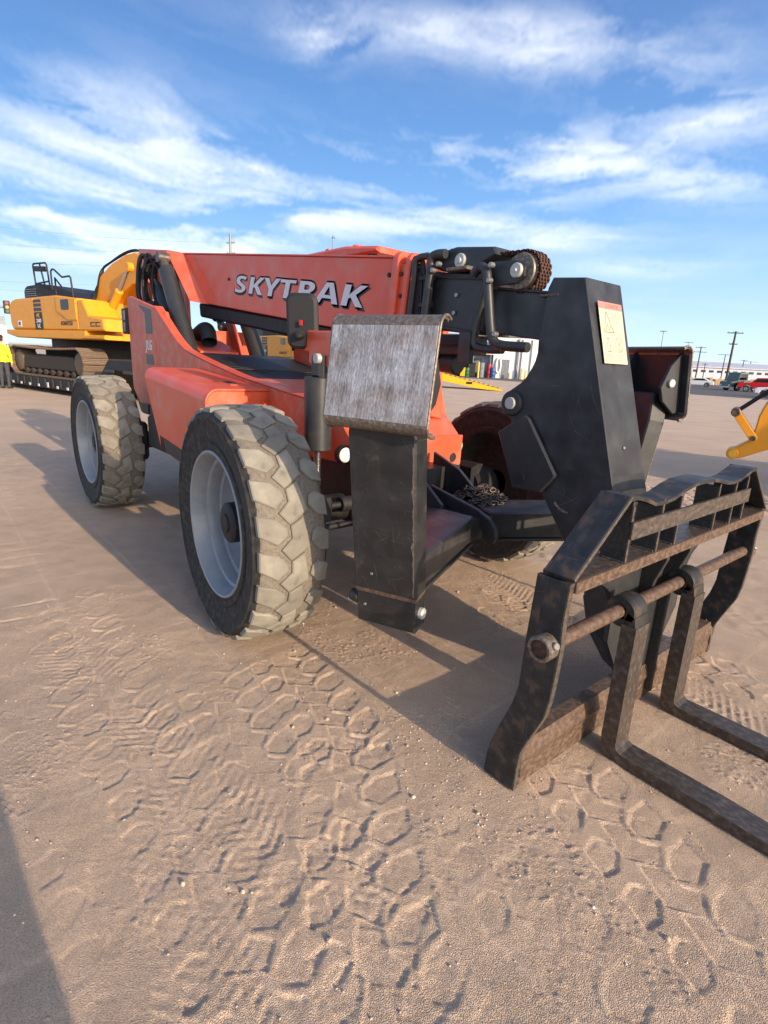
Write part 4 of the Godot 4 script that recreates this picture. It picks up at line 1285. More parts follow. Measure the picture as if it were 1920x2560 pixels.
	hs.prism(xy(0), V2([0.36, 2.06, 0.36, 2.12, 0.46, 2.135, 0.54, 2.145, 0.80, 2.118, 0.82, 2.08, 0.73, 2.05, 0.68, 2.02, 0.46, 2.03]), -0.10, 0.155, 0.008)
	put(hs, "chain_housing", M.black, T)
	var ro := MB.new()
	ro.lathe(Transform3D(Basis(), Vector3(0.585, 2.072, 0.153)), [Vector2(0.036, 0), Vector2(0.036, 0.016), Vector2(0.032, 0.02), Vector2(0.016, 0.02), Vector2(0.014, 0.028), Vector2(0, 0.028)], 22)
	put(ro, "roller", M.pin, T)
	var rb := MB.new()
	rb.bx(Vector3(0.52, 2.02, 0.13), Vector3(0.67, 2.038, 0.20), 0.004)
	put(rb, "roller_bracket", M.steel_edge, T)
	for k in 7:
		var b := MB.new()
		var x := 0.36 + 0.07 * k
		b.cyl(Vector3(x, boom_y(x) + 0.01, 0.10 - 0.03 * (k % 3)), Vector3(x, boom_y(x) + 0.055 + 0.01 * (k % 2), 0.10 - 0.03 * (k % 3)), 0.012, 6)
		put(b, "bolt", M.worn_dark, T)
	# sheave with the extension chain running over it
	var sc := Vector3(0.965, 1.992, 0)
	var br := MB.new()
	br.prism(xy(0), V2([0.80, 2.00, 0.82, 2.045, 0.95, 2.04, 1.01, 2.01, 1.01, 1.965, 0.96, 1.935, 0.80, 1.93]), 0.150, 0.166, 0.004)
	put(br, "sheave_bracket", M.black, T)
	var sh := MB.new()
	sh.lathe(Transform3D(Basis(), sc), [Vector2(0.02, 0.02), Vector2(0.075, 0.02), Vector2(0.082, 0.04), Vector2(0.066, 0.055), Vector2(0.066, 0.095), Vector2(0.084, 0.108), Vector2(0.084, 0.118), Vector2(0.066, 0.124), Vector2(0.072, 0.134), Vector2(0.084, 0.138), Vector2(0.080, 0.146), Vector2(0.03, 0.148)], 40)
	put(sh, "sheave", M.steel_edge, T)
	var sp := MB.new()
	sp.lathe(Transform3D(Basis(), sc), [Vector2(0.034, 0.16), Vector2(0.034, 0.178), Vector2(0.030, 0.182), Vector2(0.010, 0.182), Vector2(0.008, 0.190), Vector2(0, 0.190)], 22)
	put(sp, "sheave_pin", M.pin, T)
	var ch := MB.new()
	var path := []
	for k in 12:
		path.append(Vector3(0.78 + 0.0165 * k, 2.088 - 0.0002 * k, 0.075))
	for k in 22:
		var an := PI / 2 - deg_to_rad(9.6) * (k + 0.2)
		path.append(sc + Vector3(cos(an) * 0.094, sin(an) * 0.094, 0.075))
	for k in path.size() - 1:
		var a: Vector3 = path[k]
		var b: Vector3 = path[k + 1]
		var d := (b - a).normalized()
		for w in [-0.035, -0.012, 0.012, 0.035]:
			var off := 0.006 if (k % 2 == 0) else -0.003
			ch.prism(frame((a + b) / 2 + Vector3(0, 0, w + off), d, Vector3(-d.y, d.x, 0)), rounded_rect(0.024, 0.018, 0.008, 2), -0.004, 0.004)
		ch.cyl(a + Vector3(0, 0, -0.045), a + Vector3(0, 0, 0.045), 0.006, 6, 0.001)
	put(ch, "leaf_chain", M.rust_red, T)
	# boom head
	var hd := MB.new()
	hd.prism(xy(0), V2([1.159, 1.949, 1.326, 1.937, 1.605, 1.033, 1.68, 0.80, 1.735, 0.60, 1.72, 0.46, 1.64, 0.42, 1.56, 0.50, 1.429, 0.706, 1.242, 0.955, 1.10, 0.99, 1.03, 1.20, 1.009, 1.29, 0.975, 1.312, 0.945, 1.345, 0.939, 1.38, 0.955, 1.415, 0.985, 1.435, 1.041, 1.473, 1.072, 1.505, 1.095, 1.544, 1.112, 1.58, 1.12, 1.619, 1.117, 1.671, 1.137, 1.904]), -0.15, 0.15, 0.005)
	put(hd, "boom_head", M.black_chipped, T)
	var cv := MB.new()
	cv.prism(xy(0), V2([0.952, 1.222, 1.09, 1.322, 1.11, 1.326, 1.135, 1.312, 1.318, 1.065, 1.315, 1.05, 1.25, 0.966, 1.08, 0.953]), 0.151, 0.176, 0.008)
	put(cv, "pivot_cover", M.black, T)
	var bs := MB.new()
	bs.lathe(Transform3D(Basis(), Vector3(1.009, 1.373, 0.15)), [Vector2(0.062, 0), Vector2(0.062, 0.012), Vector2(0.055, 0.018), Vector2(0.035, 0.018), Vector2(0.033, 0.004)], 28)
	put(bs, "pin_boss", M.black, T)
	var pn := MB.new()
	pn.lathe(Transform3D(Basis(), Vector3(1.009, 1.373, 0.15)), [Vector2(0.031, 0), Vector2(0.031, 0.024), Vector2(0.027, 0.028), Vector2(0, 0.028)], 24)
	put(pn, "pivot_pin", M.pin, T)
	var pc := MB.new()
	pc.lathe(Transform3D(Basis(), Vector3(1.118, 1.012, 0.176)), [Vector2(0.032, 0), Vector2(0.030, 0.004), Vector2(0, 0.004)], 24)
	put(pc, "cover_boss", M.black_flat, T)
	var wb := MB.new()
	wb.tube(catmull([Vector3(1.32, 0.93, 0.152), Vector3(1.35, 0.905, 0.154), Vector3(1.40, 0.895, 0.152)], 4), 0.008, 6)
	put(wb, "weld_bead", M.steel_edge, T)
	var bf := MB.new()
	var nrm := Vector3(0.958, 0.284, 0)
	var bp := Vector3(1.548, 1.218, 0.018)
	bf.cyl(bp, bp + nrm * 0.008, 0.008, 10)
	put(bf, "grease_fitting", M.bolt, T)
	# warning label on the sloping front of the boom head
	var q := QuadMesh.new()
	q.size = Vector2(0.205, 0.274)
	var dm := mat(Color.WHITE, 0.55)
	dm.albedo_texture = label_tex()
	var lab := put_mesh(q, "warning_label", dm, T)
	var top := Vector3(1.362, 1.844, 0.0)
	var bot := Vector3(1.441, 1.581, 0.004)
	var up := (top - bot).normalized()
	lab.transform = Transform3D(Basis(Vector3(0, 0, -1), up, Vector3(0, 0, -1).cross(up)), (top + bot) / 2 + Vector3(0.958, 0.287, 0) * 0.006)

func label_tex() -> ImageTexture:
	var w := 410
	var h := 548
	var img := Image.create(w, h, false, Image.FORMAT_RGB8)
	var f := FastNoiseLite.new()
	f.seed = 4; f.frequency = 0.02; f.fractal_octaves = 4
	for y in h:
		for x in w:
			var k := f.get_noise_2d(x, y) * 0.05
			img.set_pixel(x, y, Color(0.70 + k, 0.69 + k, 0.60 + k))
	img.fill_rect(Rect2i(0, 0, w, 62), Color(0.70, 0.47, 0.44))
	var ink := Color(0.24, 0.24, 0.22)
	var red := Color(0.62, 0.30, 0.24)
	# faded heading: a small triangle and letters
	stroke(img, [Vector2(118, 52), Vector2(136, 14), Vector2(154, 52), Vector2(118, 52)], 4, red)
	letters5(img, "DANGER", Vector2(166, 16), 5, red)
	# upper pictogram
	stroke(img, [Vector2(62, 268), Vector2(118, 84), Vector2(226, 268), Vector2(62, 268)], 6, ink)
	stroke(img, [Vector2(96, 250), Vector2(122, 200), Vector2(148, 250)], 4, ink)
	stroke(img, [Vector2(108, 190), Vector2(136, 190)], 4, red)
	stroke(img, [Vector2(150, 250), Vector2(172, 214), Vector2(186, 250)], 4, ink)
	for k in 5:
		stroke(img, [Vector2(210 + 4 * k, 96 + 20 * k), Vector2(300 + 14 * (k % 3), 96 + 20 * k)], 4, Color(0.42, 0.42, 0.38))
	stroke(img, [Vector2(60, 286), Vector2(360, 286)], 2, ink)
	# lower pictograms: figure by a mast, and a ringed hand
	stroke(img, [Vector2(84, 312), Vector2(84, 440), Vector2(120, 440)], 5, ink)
	stroke(img, [Vector2(110, 340), Vector2(128, 370), Vector2(128, 440), Vector2(150, 440), Vector2(146, 400), Vector2(128, 380)], 4, ink)
	stroke(img, [Vector2(96, 330), Vector2(112, 322), Vector2(122, 334)], 4, ink)
	stroke(img, [Vector2(140, 372), Vector2(186, 372)], 2, Color(0.45, 0.45, 0.4))
	var ring := []
	for k in 25:
		ring.append(Vector2(292 + 62 * cos(TAU * k / 24), 374 + 66 * sin(TAU * k / 24)))
	stroke(img, ring, 4, ink)
	stroke(img, [Vector2(262, 340), Vector2(288, 376), Vector2(284, 416), Vector2(320, 424)], 5, ink)
	stroke(img, [Vector2(330, 342), Vector2(290, 380)], 4, ink)
	stroke(img, [Vector2(214, 296), Vector2(214, 536)], 2, Color(0.6, 0.58, 0.48))
	for k in 4:
		stroke(img, [Vector2(40, 468 + 16 * k), Vector2(160 + 20 * (k % 2), 468 + 16 * k)], 4, Color(0.45, 0.45, 0.4))
		stroke(img, [Vector2(236, 468 + 16 * k), Vector2(330 + 24 * ((k + 1) % 2), 468 + 16 * k)], 4, Color(0.45, 0.45, 0.4))
	return ImageTexture.create_from_image(img)

func stroke(img: Image, p: Array, w: int, c: Color) -> void:
	for i in p.size() - 1:
		var a: Vector2 = p[i]
		var b: Vector2 = p[i + 1]
		var n := int(a.distance_to(b)) + 1
		for k in n + 1:
			var q := a.lerp(b, float(k) / n)
			img.fill_rect(Rect2i(int(q.x) - w / 2, int(q.y) - w / 2, w, w).intersection(Rect2i(0, 0, img.get_width(), img.get_height())), c)

# block capitals on a 4 x 6 grid
func letters5(img: Image, s: String, at: Vector2, k: int, c: Color) -> void:
	var g := {"D": [[0, 0, 0, 6, 3, 5, 3, 1, 0, 0]], "A": [[0, 6, 2, 0, 4, 6], [1, 4, 3, 4]], "N": [[0, 6, 0, 0, 3, 6, 3, 0]], "G": [[3, 1, 1, 0, 0, 3, 1, 6, 3, 5, 3, 3, 2, 3]], "E": [[3, 0, 0, 0, 0, 6, 3, 6], [0, 3, 2, 3]], "R": [[0, 6, 0, 0, 3, 1, 3, 2, 0, 3, 3, 6]]}
	for i in s.length():
		for st in g[s[i]]:
			var p := []
			for j in range(0, st.size(), 2):
				p.append(at + Vector2(i * 6 * k + st[j] * k, st[j + 1] * k))
			stroke(img, p, 5, c)

func build_outriggers(T: Node3D) -> void:
	for s in [1.0, -1.0]:
		var og := node("outrigger", T)
		# ---- foot pad: a plate with its two edges rolled inward
		var a := 0.303
		var nn := Vector3(sin(a), 0, cos(a) * s)
		var hh := Vector3(cos(a), 0, -sin(a) * s)
		var t := 0.134
		var c := Vector3(1.118, 1.712, 1.098 * s)
		var np := (nn * cos(t) + Vector3.UP * sin(t)).normalized()
		var up := (Vector3.UP * cos(t) - nn * sin(t)).normalized()
		var F := Transform3D(Basis(np, up, np.cross(up)), c)
		var line: Array[Vector2] = []
		for k in 8:
			var an := deg_to_rad(-115.0 + 115.0 * k / 7.0)
			line.append(Vector2(-0.045 + cos(an) * 0.045, -0.385 + sin(an) * 0.04))
		for k in 9:
			var an := deg_to_rad(125.0 * k / 8.0)
			line.append(Vector2(-0.045 + cos(an) * 0.045, -0.04 + sin(an) * 0.045))
		var po: MeshInstance3D
		for part in [[7, 9, "foot_pad", M.steel_pad], [0, 8, "pad_lip", M.steel_edge], [8, 17, "pad_lip", M.steel_edge]]:
			var ring := PackedVector2Array()
			var inner := PackedVector2Array()
			for k in range(part[0], part[1]):
				var d := (line[mini(k + 1, line.size() - 1)] - line[maxi(k - 1, 0)]).normalized()
				if part[0] == 7:
					d = Vector2(0, 1)
				ring.append(line[k])
				inner.append(line[k] + Vector2(-d.y, d.x) * 0.014)
			inner.reverse()
			ring.append_array(inner)
			var pad := MB.new()
			pad.prism(F, ring, -0.2325, 0.2325, 0.002)
			if part[0] == 7:
				po = put(pad, part[2], part[3], og)
			else:
				put(pad, part[2], part[3], po)
		var liner := MB.new()
		liner.prism(F, V2([-0.015, -0.38, -0.019, -0.38, -0.019, -0.045, -0.015, -0.045]), -0.228, 0.228, 0.001)
		put(liner, "pad_back", M.black, po)
		for e in [-0.2335, 0.2335]:
			var rim := MB.new()
			var pts := []
			for q in line:
				pts.append(F * Vector3(q.x - 0.006, q.y, e))
			rim.tube(pts, 0.0065, 6)
			put(rim, "worn_edge", M.steel_edge, po)
		for e in [-0.17, 0.17]:
			var gu := MB.new()
			gu.prism(F, V2([-0.012, -0.38, -0.012, -0.03, -0.10, -0.10, -0.17, -0.22, -0.15, -0.30, -0.06, -0.385]), e - 0.012, e + 0.012, 0.003)
			put(gu, "pad_gusset", M.black, po)
			var pi := MB.new()
			var o: float = 0.03 if e * s < 0 else -0.03
			pi.cyl(F * Vector3(-0.10, -0.20, e), F * Vector3(-0.10, -0.20, e + o), 0.024, 16)
			put(pi, "pad_pin", M.pin, po)
		# ---- leg
		var b := 0.419
		var ln := Vector3(sin(b), 0, cos(b) * s)
		var lh := Vector3(cos(b), 0, -sin(b) * s)
		var lt := -0.15
		var lup := (Vector3.UP * cos(lt) - ln * sin(lt)).normalized()
		var lout := (ln * cos(lt) + Vector3.UP * sin(lt)).normalized()
		var L := Transform3D(Basis(lh, lup, lout), Vector3(1.1205, 1.266, 1.0895 * s))
		var leg := MB.new()
		leg.prism(L, V2([-0.148, -0.705, 0.148, -0.705, 0.148, 0.0, 0.12, 0.16, -0.12, 0.16, -0.148, 0.0]), -0.12, 0.0, 0.008)
		var lo := put(leg, "leg", M.scratched, og)
		var low := MB.new()
		low.prism(L, V2([-0.143, -0.88, 0.143, -0.88, 0.143, -0.72, -0.143, -0.72]), -0.117, -0.004, 0.006)
		put(low, "leg_sleeve", M.scratched, lo)
		var band := MB.new()
		band.prism(L, V2([-0.146, -0.722, 0.146, -0.722, 0.146, -0.703, -0.146, -0.703]), -0.118, -0.003, 0.002)
		put(band, "leg_seam", M.rust, lo)
		var we := MB.new()
		var rng := RandomNumberGenerator.new()
		rng.seed = 31
		var edge := PackedVector2Array()
		for k in 26:
			edge.append(Vector2(0.1405 - rng.randf_range(0.003, 0.016) * (0.5 if k % 3 else 1.0), -0.69 + 0.66 * k / 25.0))
		edge.append(Vector2(0.1405, -0.03)); edge.append(Vector2(0.1405, -0.69))
		we.prism(L, edge, -0.002, 0.0012)
		put(we, "worn_edge", M.steel_edge, lo)
		var cap := MB.new()
		cap.cyl(L * Vector3(0.13, -0.80, -0.06), L * Vector3(0.165, -0.80, -0.06), 0.026, 18, 0.006)
		put(cap, "hinge_pin", M.pin, lo)
		var cap2 := MB.new()
		cap2.cyl(L * Vector3(-0.185, -0.77, -0.03), L * Vector3(-0.14, -0.77, -0.03), 0.03, 12, 0.006)
		put(cap2, "pin_keeper", M.black_flat, lo)
		var cap3 := MB.new()
		cap3.cyl(L * Vector3(-0.192, -0.785, -0.015), L * Vector3(-0.17, -0.785, -0.015), 0.012, 10)
		put(cap3, "bolt", M.bolt, lo)
		for q in [Vector3(-0.10, -0.785, 0.0), Vector3(-0.06, -0.62, 0.0)]:
			var bo := MB.new()
			bo.cyl(L * (q + Vector3(0, 0, -0.006)), L * (q + Vector3(0, 0, 0.001)), 0.007, 8, 0.001)
			put(bo, "bolt", M.bolt, lo)
		# cylinder folded inside the leg
		var oc := MB.new()
		oc.cyl(Vector3(0.80, 0.76, 0.72 * s), Vector3(0.90, 1.36, 1.0 * s), 0.045, 18, 0.008)
		put(oc, "outrigger_cylinder", M.black, og)
		# ---- arm
		var ar := MB.new()
		var f0 := Vector2(0.85, 0.20) if s > 0 else Vector2(0.86, -0.03)
		var f1 := Vector2(1.165, 0.86) if s > 0 else Vector2(1.29, -0.76)
		var d2 := (f1 - f0).normalized()
		var in2 := Vector2(-d2.y, d2.x) if s > 0 else Vector2(d2.y, -d2.x)
		var wid := 0.30 if s > 0 else 0.32
		var poly := PackedVector2Array([f0 - d2 * 0.05, f1, f1 + in2 * wid, f0 + in2 * wid - d2 * 0.12])
		ar.prism(Transform3D(Basis(Vector3(1, 0, 0), Vector3(0, 0, 1), Vector3(0, -1, 0)), Vector3(0, 0.74, 0)), poly, 0.0, 0.155, 0.008)
		put(ar, "arm", M.black_chipped, og)
		var lip := MB.new()
		lip.prism(Transform3D(Basis(Vector3(1, 0, 0), Vector3(0, 0, 1), Vector3(0, -1, 0)), Vector3(0, 0.584, 0)), PackedVector2Array([f0 - d2 * 0.04 - in2 * 0.012, f1 - in2 * 0.012, f1 + in2 * (wid + 0.01), f0 + in2 * (wid + 0.01)]), 0.0, 0.014, 0.003)
		put(lip, "arm_flange", M.worn_dark, og)
	# middle bracket that carries both arms
	var mb := MB.new()
	mb.bx(Vector3(0.10, 0.60, -0.34), Vector3(0.84, 0.722, 0.30), 0.015)
	mb.bx(Vector3(0.05, 0.66, -0.30), Vector3(0.30, 0.90, 0.30), 0.015)
	put(mb, "arm_mount", M.black, T)
	for z in [0.19, -0.16]:
		var g := MB.new()
		g.prism(xy(0), V2([0.18, 0.98, 0.42, 0.90, 0.62, 0.76, 0.62, 0.715, 0.18, 0.715]), z - 0.012, z + 0.012, 0.003)
		put(g, "gusset", M.black, T)
	var lug := MB.new()
	lug.prism(xy(0), V2([0.42, 0.83, 0.62, 0.795, 0.80, 0.765, 0.90, 0.728, 0.945, 0.685, 0.955, 0.635, 0.935, 0.595, 0.90, 0.58, 0.86, 0.60, 0.86, 0.64, 0.82, 0.70, 0.40, 0.745]), 0.075, 0.105, 0.005)
	put(lug, "tow_lug", M.black, T)
	# a heap of chain lying on the bracket
	var rng := RandomNumberGenerator.new()
	rng.seed = 5
	var ch := MB.new()
	for k in 190:
		var r := sqrt(rng.randf())
		var an := rng.randf() * TAU
		var px := r * cos(an)
		var pz := r * sin(an)
		var hgt := (1.0 - r * r) * 0.085
		var pos := Vector3(0.59 + 0.15 * px, 0.735 + rng.randf() * hgt + 0.006, -0.16 + 0.19 * pz)
		if pos.z < -0.1:
			pos.y += 0.008
		var B := Basis.from_euler(Vector3(rng.randf_range(-0.7, 0.7) + (PI / 2 if k % 2 else 0.0), rng.randf() * TAU, rng.randf_range(-0.6, 0.6)))
		var pts := []
		for i in 11:
			var q := TAU * i / 10.0
			pts.append(pos + B * Vector3(cos(q) * 0.021, 0, sin(q) * 0.012))
		ch.tube(pts, 0.0045, 5, false)
	var co := put(ch, "chain", M.worn_light)
	tag(co, "rusty steel chain heaped on the black outrigger bracket", "chain")

func build_carriage(T: Node3D) -> void:
	var C := node("fork_carriage", T)
	var outl := V2([1.77, 0.881, 1.896, 0.884, 1.889, 0.744, 1.892, 0.642, 1.886, 0.52, 1.880, 0.44, 1.868, 0.37, 1.847, 0.32, 1.815, 0.24, 1.793, 0.18, 1.787, 0.10, 1.785, 0.004, 1.641, 0.006, 1.648, 0.09, 1.655, 0.13, 1.690, 0.24, 1.735, 0.36, 1.752, 0.444, 1.757, 0.635])
	for s in [1.0, -1.0]:
		var p := MB.new()
		p.prism(xy(0), outl, s * 0.9025 - 0.0125, s * 0.9025 + 0.0125, 0.003)
		put(p, "side_plate", M.plate_worn, C)
		var fe := MB.new()
		var fr := [1.898, 0.884, 1.891, 0.744, 1.894, 0.642, 1.888, 0.52, 1.882, 0.44, 1.870, 0.37, 1.849, 0.32, 1.817, 0.24, 1.795, 0.18, 1.789, 0.10, 1.787, 0.01]
		for i in range(0, fr.size() - 2, 2):
			var a := Vector2(fr[i], fr[i + 1])
			var b := Vector2(fr[i + 2], fr[i + 3])
			fe.prism(xy(0), PackedVector2Array([a, b, b + Vector2(-0.006, 0), a + Vector2(-0.006, 0)]), s * 0.9025 - 0.013, s * 0.9025 + 0.0115)
		put(fe, "plate_edge", M.worn_light, C)
		var co := MB.new()
		co.lathe(Transform3D(Basis() if s > 0 else Basis(Vector3.UP, PI), Vector3(1.845, 0.645, s * 0.915)), [Vector2(0.046, 0), Vector2(0.047, 0.045), Vector2(0.042, 0.05), Vector2(0.034, 0.05), Vector2(0.033, 0.03)], 26)
		put(co, "shaft_collar", M.steel_edge, C)
		var ce := MB.new()
		ce.lathe(Transform3D(Basis() if s > 0 else Basis(Vector3.UP, PI), Vector3(1.845, 0.645, s * 0.915)), [Vector2(0.033, 0.030), Vector2(0.033, 0.042), Vector2(0.0, 0.044)], 22)
		put(ce, "shaft_end", M.rust_red, C)
		var cs := MB.new()
		cs.cyl(Vector3(1.885, 0.665, s * 0.938), Vector3(1.897, 0.671, s * 0.938), 0.014, 8)
		put(cs, "set_screw", M.bolt, C)
		# sloping strut up to the top rail
		var st := MB.new()
		var e0 := Vector3(1.845, 0.895, s * 0.905)
		var e1 := Vector3(1.845, 1.135, s * 0.605)
		var d := (e1 - e0).normalized()
		st.box(frame((e0 + e1) / 2, d, Vector3(1, 0, 0)), Vector3(e0.distance_to(e1), 0.115, 0.014), 0.003)
		put(st, "strut", M.plate_worn, C)
		var se := MB.new()
		se.box(frame((e0 + e1) / 2 + Vector3(0.0585, 0, 0), d, Vector3(1, 0, 0)), Vector3(e0.distance_to(e1), 0.004, 0.013), 0.001)
		put(se, "strut_edge", M.worn_light, C)
	# shelf
	var sh := MB.new()
	sh.bx(Vector3(1.772, 0.868, -0.889), Vector3(1.900, 0.890, 0.889), 0.004)
	put(sh, "shelf", M.worn_light, C)
	var sf := MB.new()
	sf.bx(Vector3(1.890, 0.846, -0.888), Vector3(1.906, 0.889, 0.888), 0.003)
	put(sf, "shelf_lip", M.rust, C)
	# top rail, bent down on both sides of the middle
	var zs := [-0.61, -0.56, -0.48, -0.42, -0.34, -0.26, -0.18, -0.10, 0.0, 0.10, 0.18, 0.26, 0.34, 0.42, 0.48, 0.56, 0.61]
	var ys := [1.138, 1.136, 1.118, 1.104, 1.100, 1.106, 1.122, 1.134, 1.137, 1.134, 1.120, 1.100, 1.092, 1.096, 1.116, 1.136, 1.138]
	var tr := MB.new()
	for i in zs.size() - 1:
		for q in [[0.0, Vector3.UP], [-0.014, Vector3.DOWN]]:
			tr.quad(Vector3(1.80, ys[i] + q[0], zs[i]), Vector3(1.906, ys[i] + q[0], zs[i]), Vector3(1.906, ys[i + 1] + q[0], zs[i + 1]), Vector3(1.80, ys[i + 1] + q[0], zs[i + 1]), q[1])
		for x in [1.80, 1.906]:
			tr.quad(Vector3(x, ys[i], zs[i]), Vector3(x, ys[i] - 0.014, zs[i]), Vector3(x, ys[i + 1] - 0.014, zs[i + 1]), Vector3(x, ys[i + 1], zs[i + 1]), Vector3(1 if x > 1.85 else -1, 0, 0))
	put(tr, "top_rail", M.plate_worn, C)
	# posts between shelf and top rail
	for z in [0.575, 0.34, 0.18, -0.20, -0.40, -0.545]:
		var p := MB.new()
		p.bx(Vector3(1.805, 0.89, z - 0.007), Vector3(1.900, 1.115 if absf(z) > 0.5 else 1.09, z + 0.007), 0.002)
		put(p, "post", M.worn_dark, C)
		var pe := MB.new()
		pe.bx(Vector3(1.9005, 0.891, z - 0.0065), Vector3(1.9025, 1.10, z + 0.0065), 0.0005)
		put(pe, "post_edge", M.worn_light, C)
	for z in [0.575, 0.34, 0.18, -0.20, -0.40, -0.545]:
		for e in [-0.009, 0.009]:
			var wb := MB.new()
			wb.tube([Vector3(1.815, 0.892, z + e), Vector3(1.895, 0.892, z + e)], 0.005, 6)
			put(wb, "weld_bead", M.worn_light, C)
	for s in [1.0, -1.0]:
		var wb := MB.new()
		wb.tube([Vector3(1.778, 0.893, s * 0.888), Vector3(1.895, 0.893, s * 0.888)], 0.006, 6)
		put(wb, "weld_bead", M.worn_light, C)
		var wc := MB.new()
		wc.tube([Vector3(1.745, 0.198, s * 0.888), Vector3(1.785, 0.16, s * 0.888), Vector3(1.79, 0.06, s * 0.888)], 0.006, 6)
		put(wc, "weld_bead", M.worn_light, C)
	var mr := MB.new()
	mr.bx(Vector3(1.903, 0.981, -0.56), Vector3(1.915, 1.045, 0.585), 0.003)
	put(mr, "middle_rail", M.worn_light, C)
	# shaft
	var sf2 := MB.new()
	sf2.cyl(Vector3(1.845, 0.645, -0.92), Vector3(1.845, 0.645, 0.92), 0.027, 24, 0.002)
	put(sf2, "shaft", M.rust, C)
	# lower bar: two angled faces
	var lb := MB.new()
	lb.prism(Transform3D(Basis(Vector3(1, 0, 0), Vector3(0, 1, 0), Vector3(0, 0, 1)), Vector3.ZERO), V2([1.72, 0.195, 1.775, 0.195, 1.793, 0.135, 1.784, 0.110, 1.786, 0.020, 1.755, 0.012, 1.74, 0.05, 1.72, 0.12]), -0.889, 0.889, 0.004)
	put(lb, "lower_bar", M.rust, C)
	# back plate with two round openings
	var bp := MB.new()
	var o := V2([-0.50, 0.866, 0.50, 0.866, 0.47, 0.74, 0.40, 0.70, 0.33, 0.60, 0.33, 0.44, 0.16, 0.20, -0.16, 0.20, -0.33, 0.44, -0.33, 0.60, -0.40, 0.70, -0.47, 0.74])
	var TF := Transform3D(Basis(Vector3(0, 0, 1), Vector3(0, 1, 0), Vector3(-1, 0, 0)), Vector3(1.772, 0, 0))
	bp.prism(TF, with_hole(with_hole(o, disc(0.075, 20, Vector2(0.02, 0.71))), disc(0.06, 18, Vector2(-0.24, 0.68))), 0.0, 0.02)
	put(bp, "back_plate", M.black, C)
	for z in [0.115, -0.115]:
		var cp := MB.new()
		cp.prism(xy(0), V2([1.745, 0.866, 1.862, 0.866, 1.868, 0.80, 1.835, 0.70, 1.815, 0.60, 1.812, 0.40, 1.815, 0.06, 1.745, 0.06]), z - 0.011, z + 0.011, 0.003)
		put(cp, "centre_plate", M.worn_dark, C)
	for z in [0.17, -0.17]:
		var hp := MB.new()
		hp.prism(xy(0), V2([1.56, 0.54, 1.60, 0.66, 1.70, 0.78, 1.765, 0.80, 1.765, 0.25, 1.70, 0.28, 1.60, 0.40]), z - 0.02 * signf(z) - 0.01, z + 0.02 * signf(z) + 0.01, 0.005)
		put(hp, "hook_plate", M.black, C)
	for q in [[1.70, 0.44], [1.69, 0.70]]:
		var pn := MB.new()
		pn.lathe(Transform3D(Basis(), Vector3(q[0], q[1], 0.20)), [Vector2(0.055, 0), Vector2(0.055, 0.02), Vector2(0.048, 0.026), Vector2(0.036, 0.026), Vector2(0.034, 0.034), Vector2(0, 0.034)], 22)
		put(pn, "attachment_pin", M.black_flat, C)
	for k in 5:
		var h := MB.new()
		h.tube(catmull([Vector3(1.70, 0.80, -0.05 + 0.02 * k), Vector3(1.78, 0.77, 0.0 + 0.022 * k), Vector3(1.775, 0.70, 0.02 + 0.02 * k), Vector3(1.72, 0.64, 0.0 + 0.02 * k)], 5), 0.008, 8)
		put(h, "hose", M.hose, C)
	# forks
	for z in [0.39, -0.15]:
		var fk := MB.new()
		var prof := PackedVector2Array()
		for q in [[1.868, 0.60], [1.866, 0.10], [1.872, 0.045], [1.895, 0.012], [1.93, 0.003], [3.02, 0.003], [3.06, 0.012], [3.06, 0.018], [2.3, 0.050], [1.955, 0.052], [1.936, 0.060], [1.930, 0.078], [1.928, 0.60]]:
			prof.append(Vector2(q[0], q[1]))
		fk.prism(xy(0), prof, z - 0.055, z + 0.055, 0.005)
		var fo := put(fk, "fork", M.fork, C)
		var ey := MB.new()
		ey.lathe(Transform3D(Basis(), Vector3(1.852, 0.645, z)), [Vector2(0.030, -0.05), Vector2(0.058, -0.05), Vector2(0.063, -0.045), Vector2(0.063, 0.045), Vector2(0.058, 0.05), Vector2(0.030, 0.05)], 26)
		ey.prism(xy(0), V2([1.872, 0.66, 1.918, 0.64, 1.9275, 0.58, 1.868, 0.58]), z - 0.05, z + 0.05, 0.004)
		put(ey, "fork_eye", M.plate_worn, fo)

# ------------------------------------------------------------------ people (one continuous skin over a skeleton of tapered capsules)
func cap_sd(p: Vector3, a: Vector3, b: Vector3, ra: float, rb: float) -> float:
	var ab := b - a
	var t := clampf((p - a).dot(ab) / maxf(ab.length_squared(), 1e-9), 0.0, 1.0)
	return p.distance_to(a + ab * t) - lerpf(ra, rb, t)

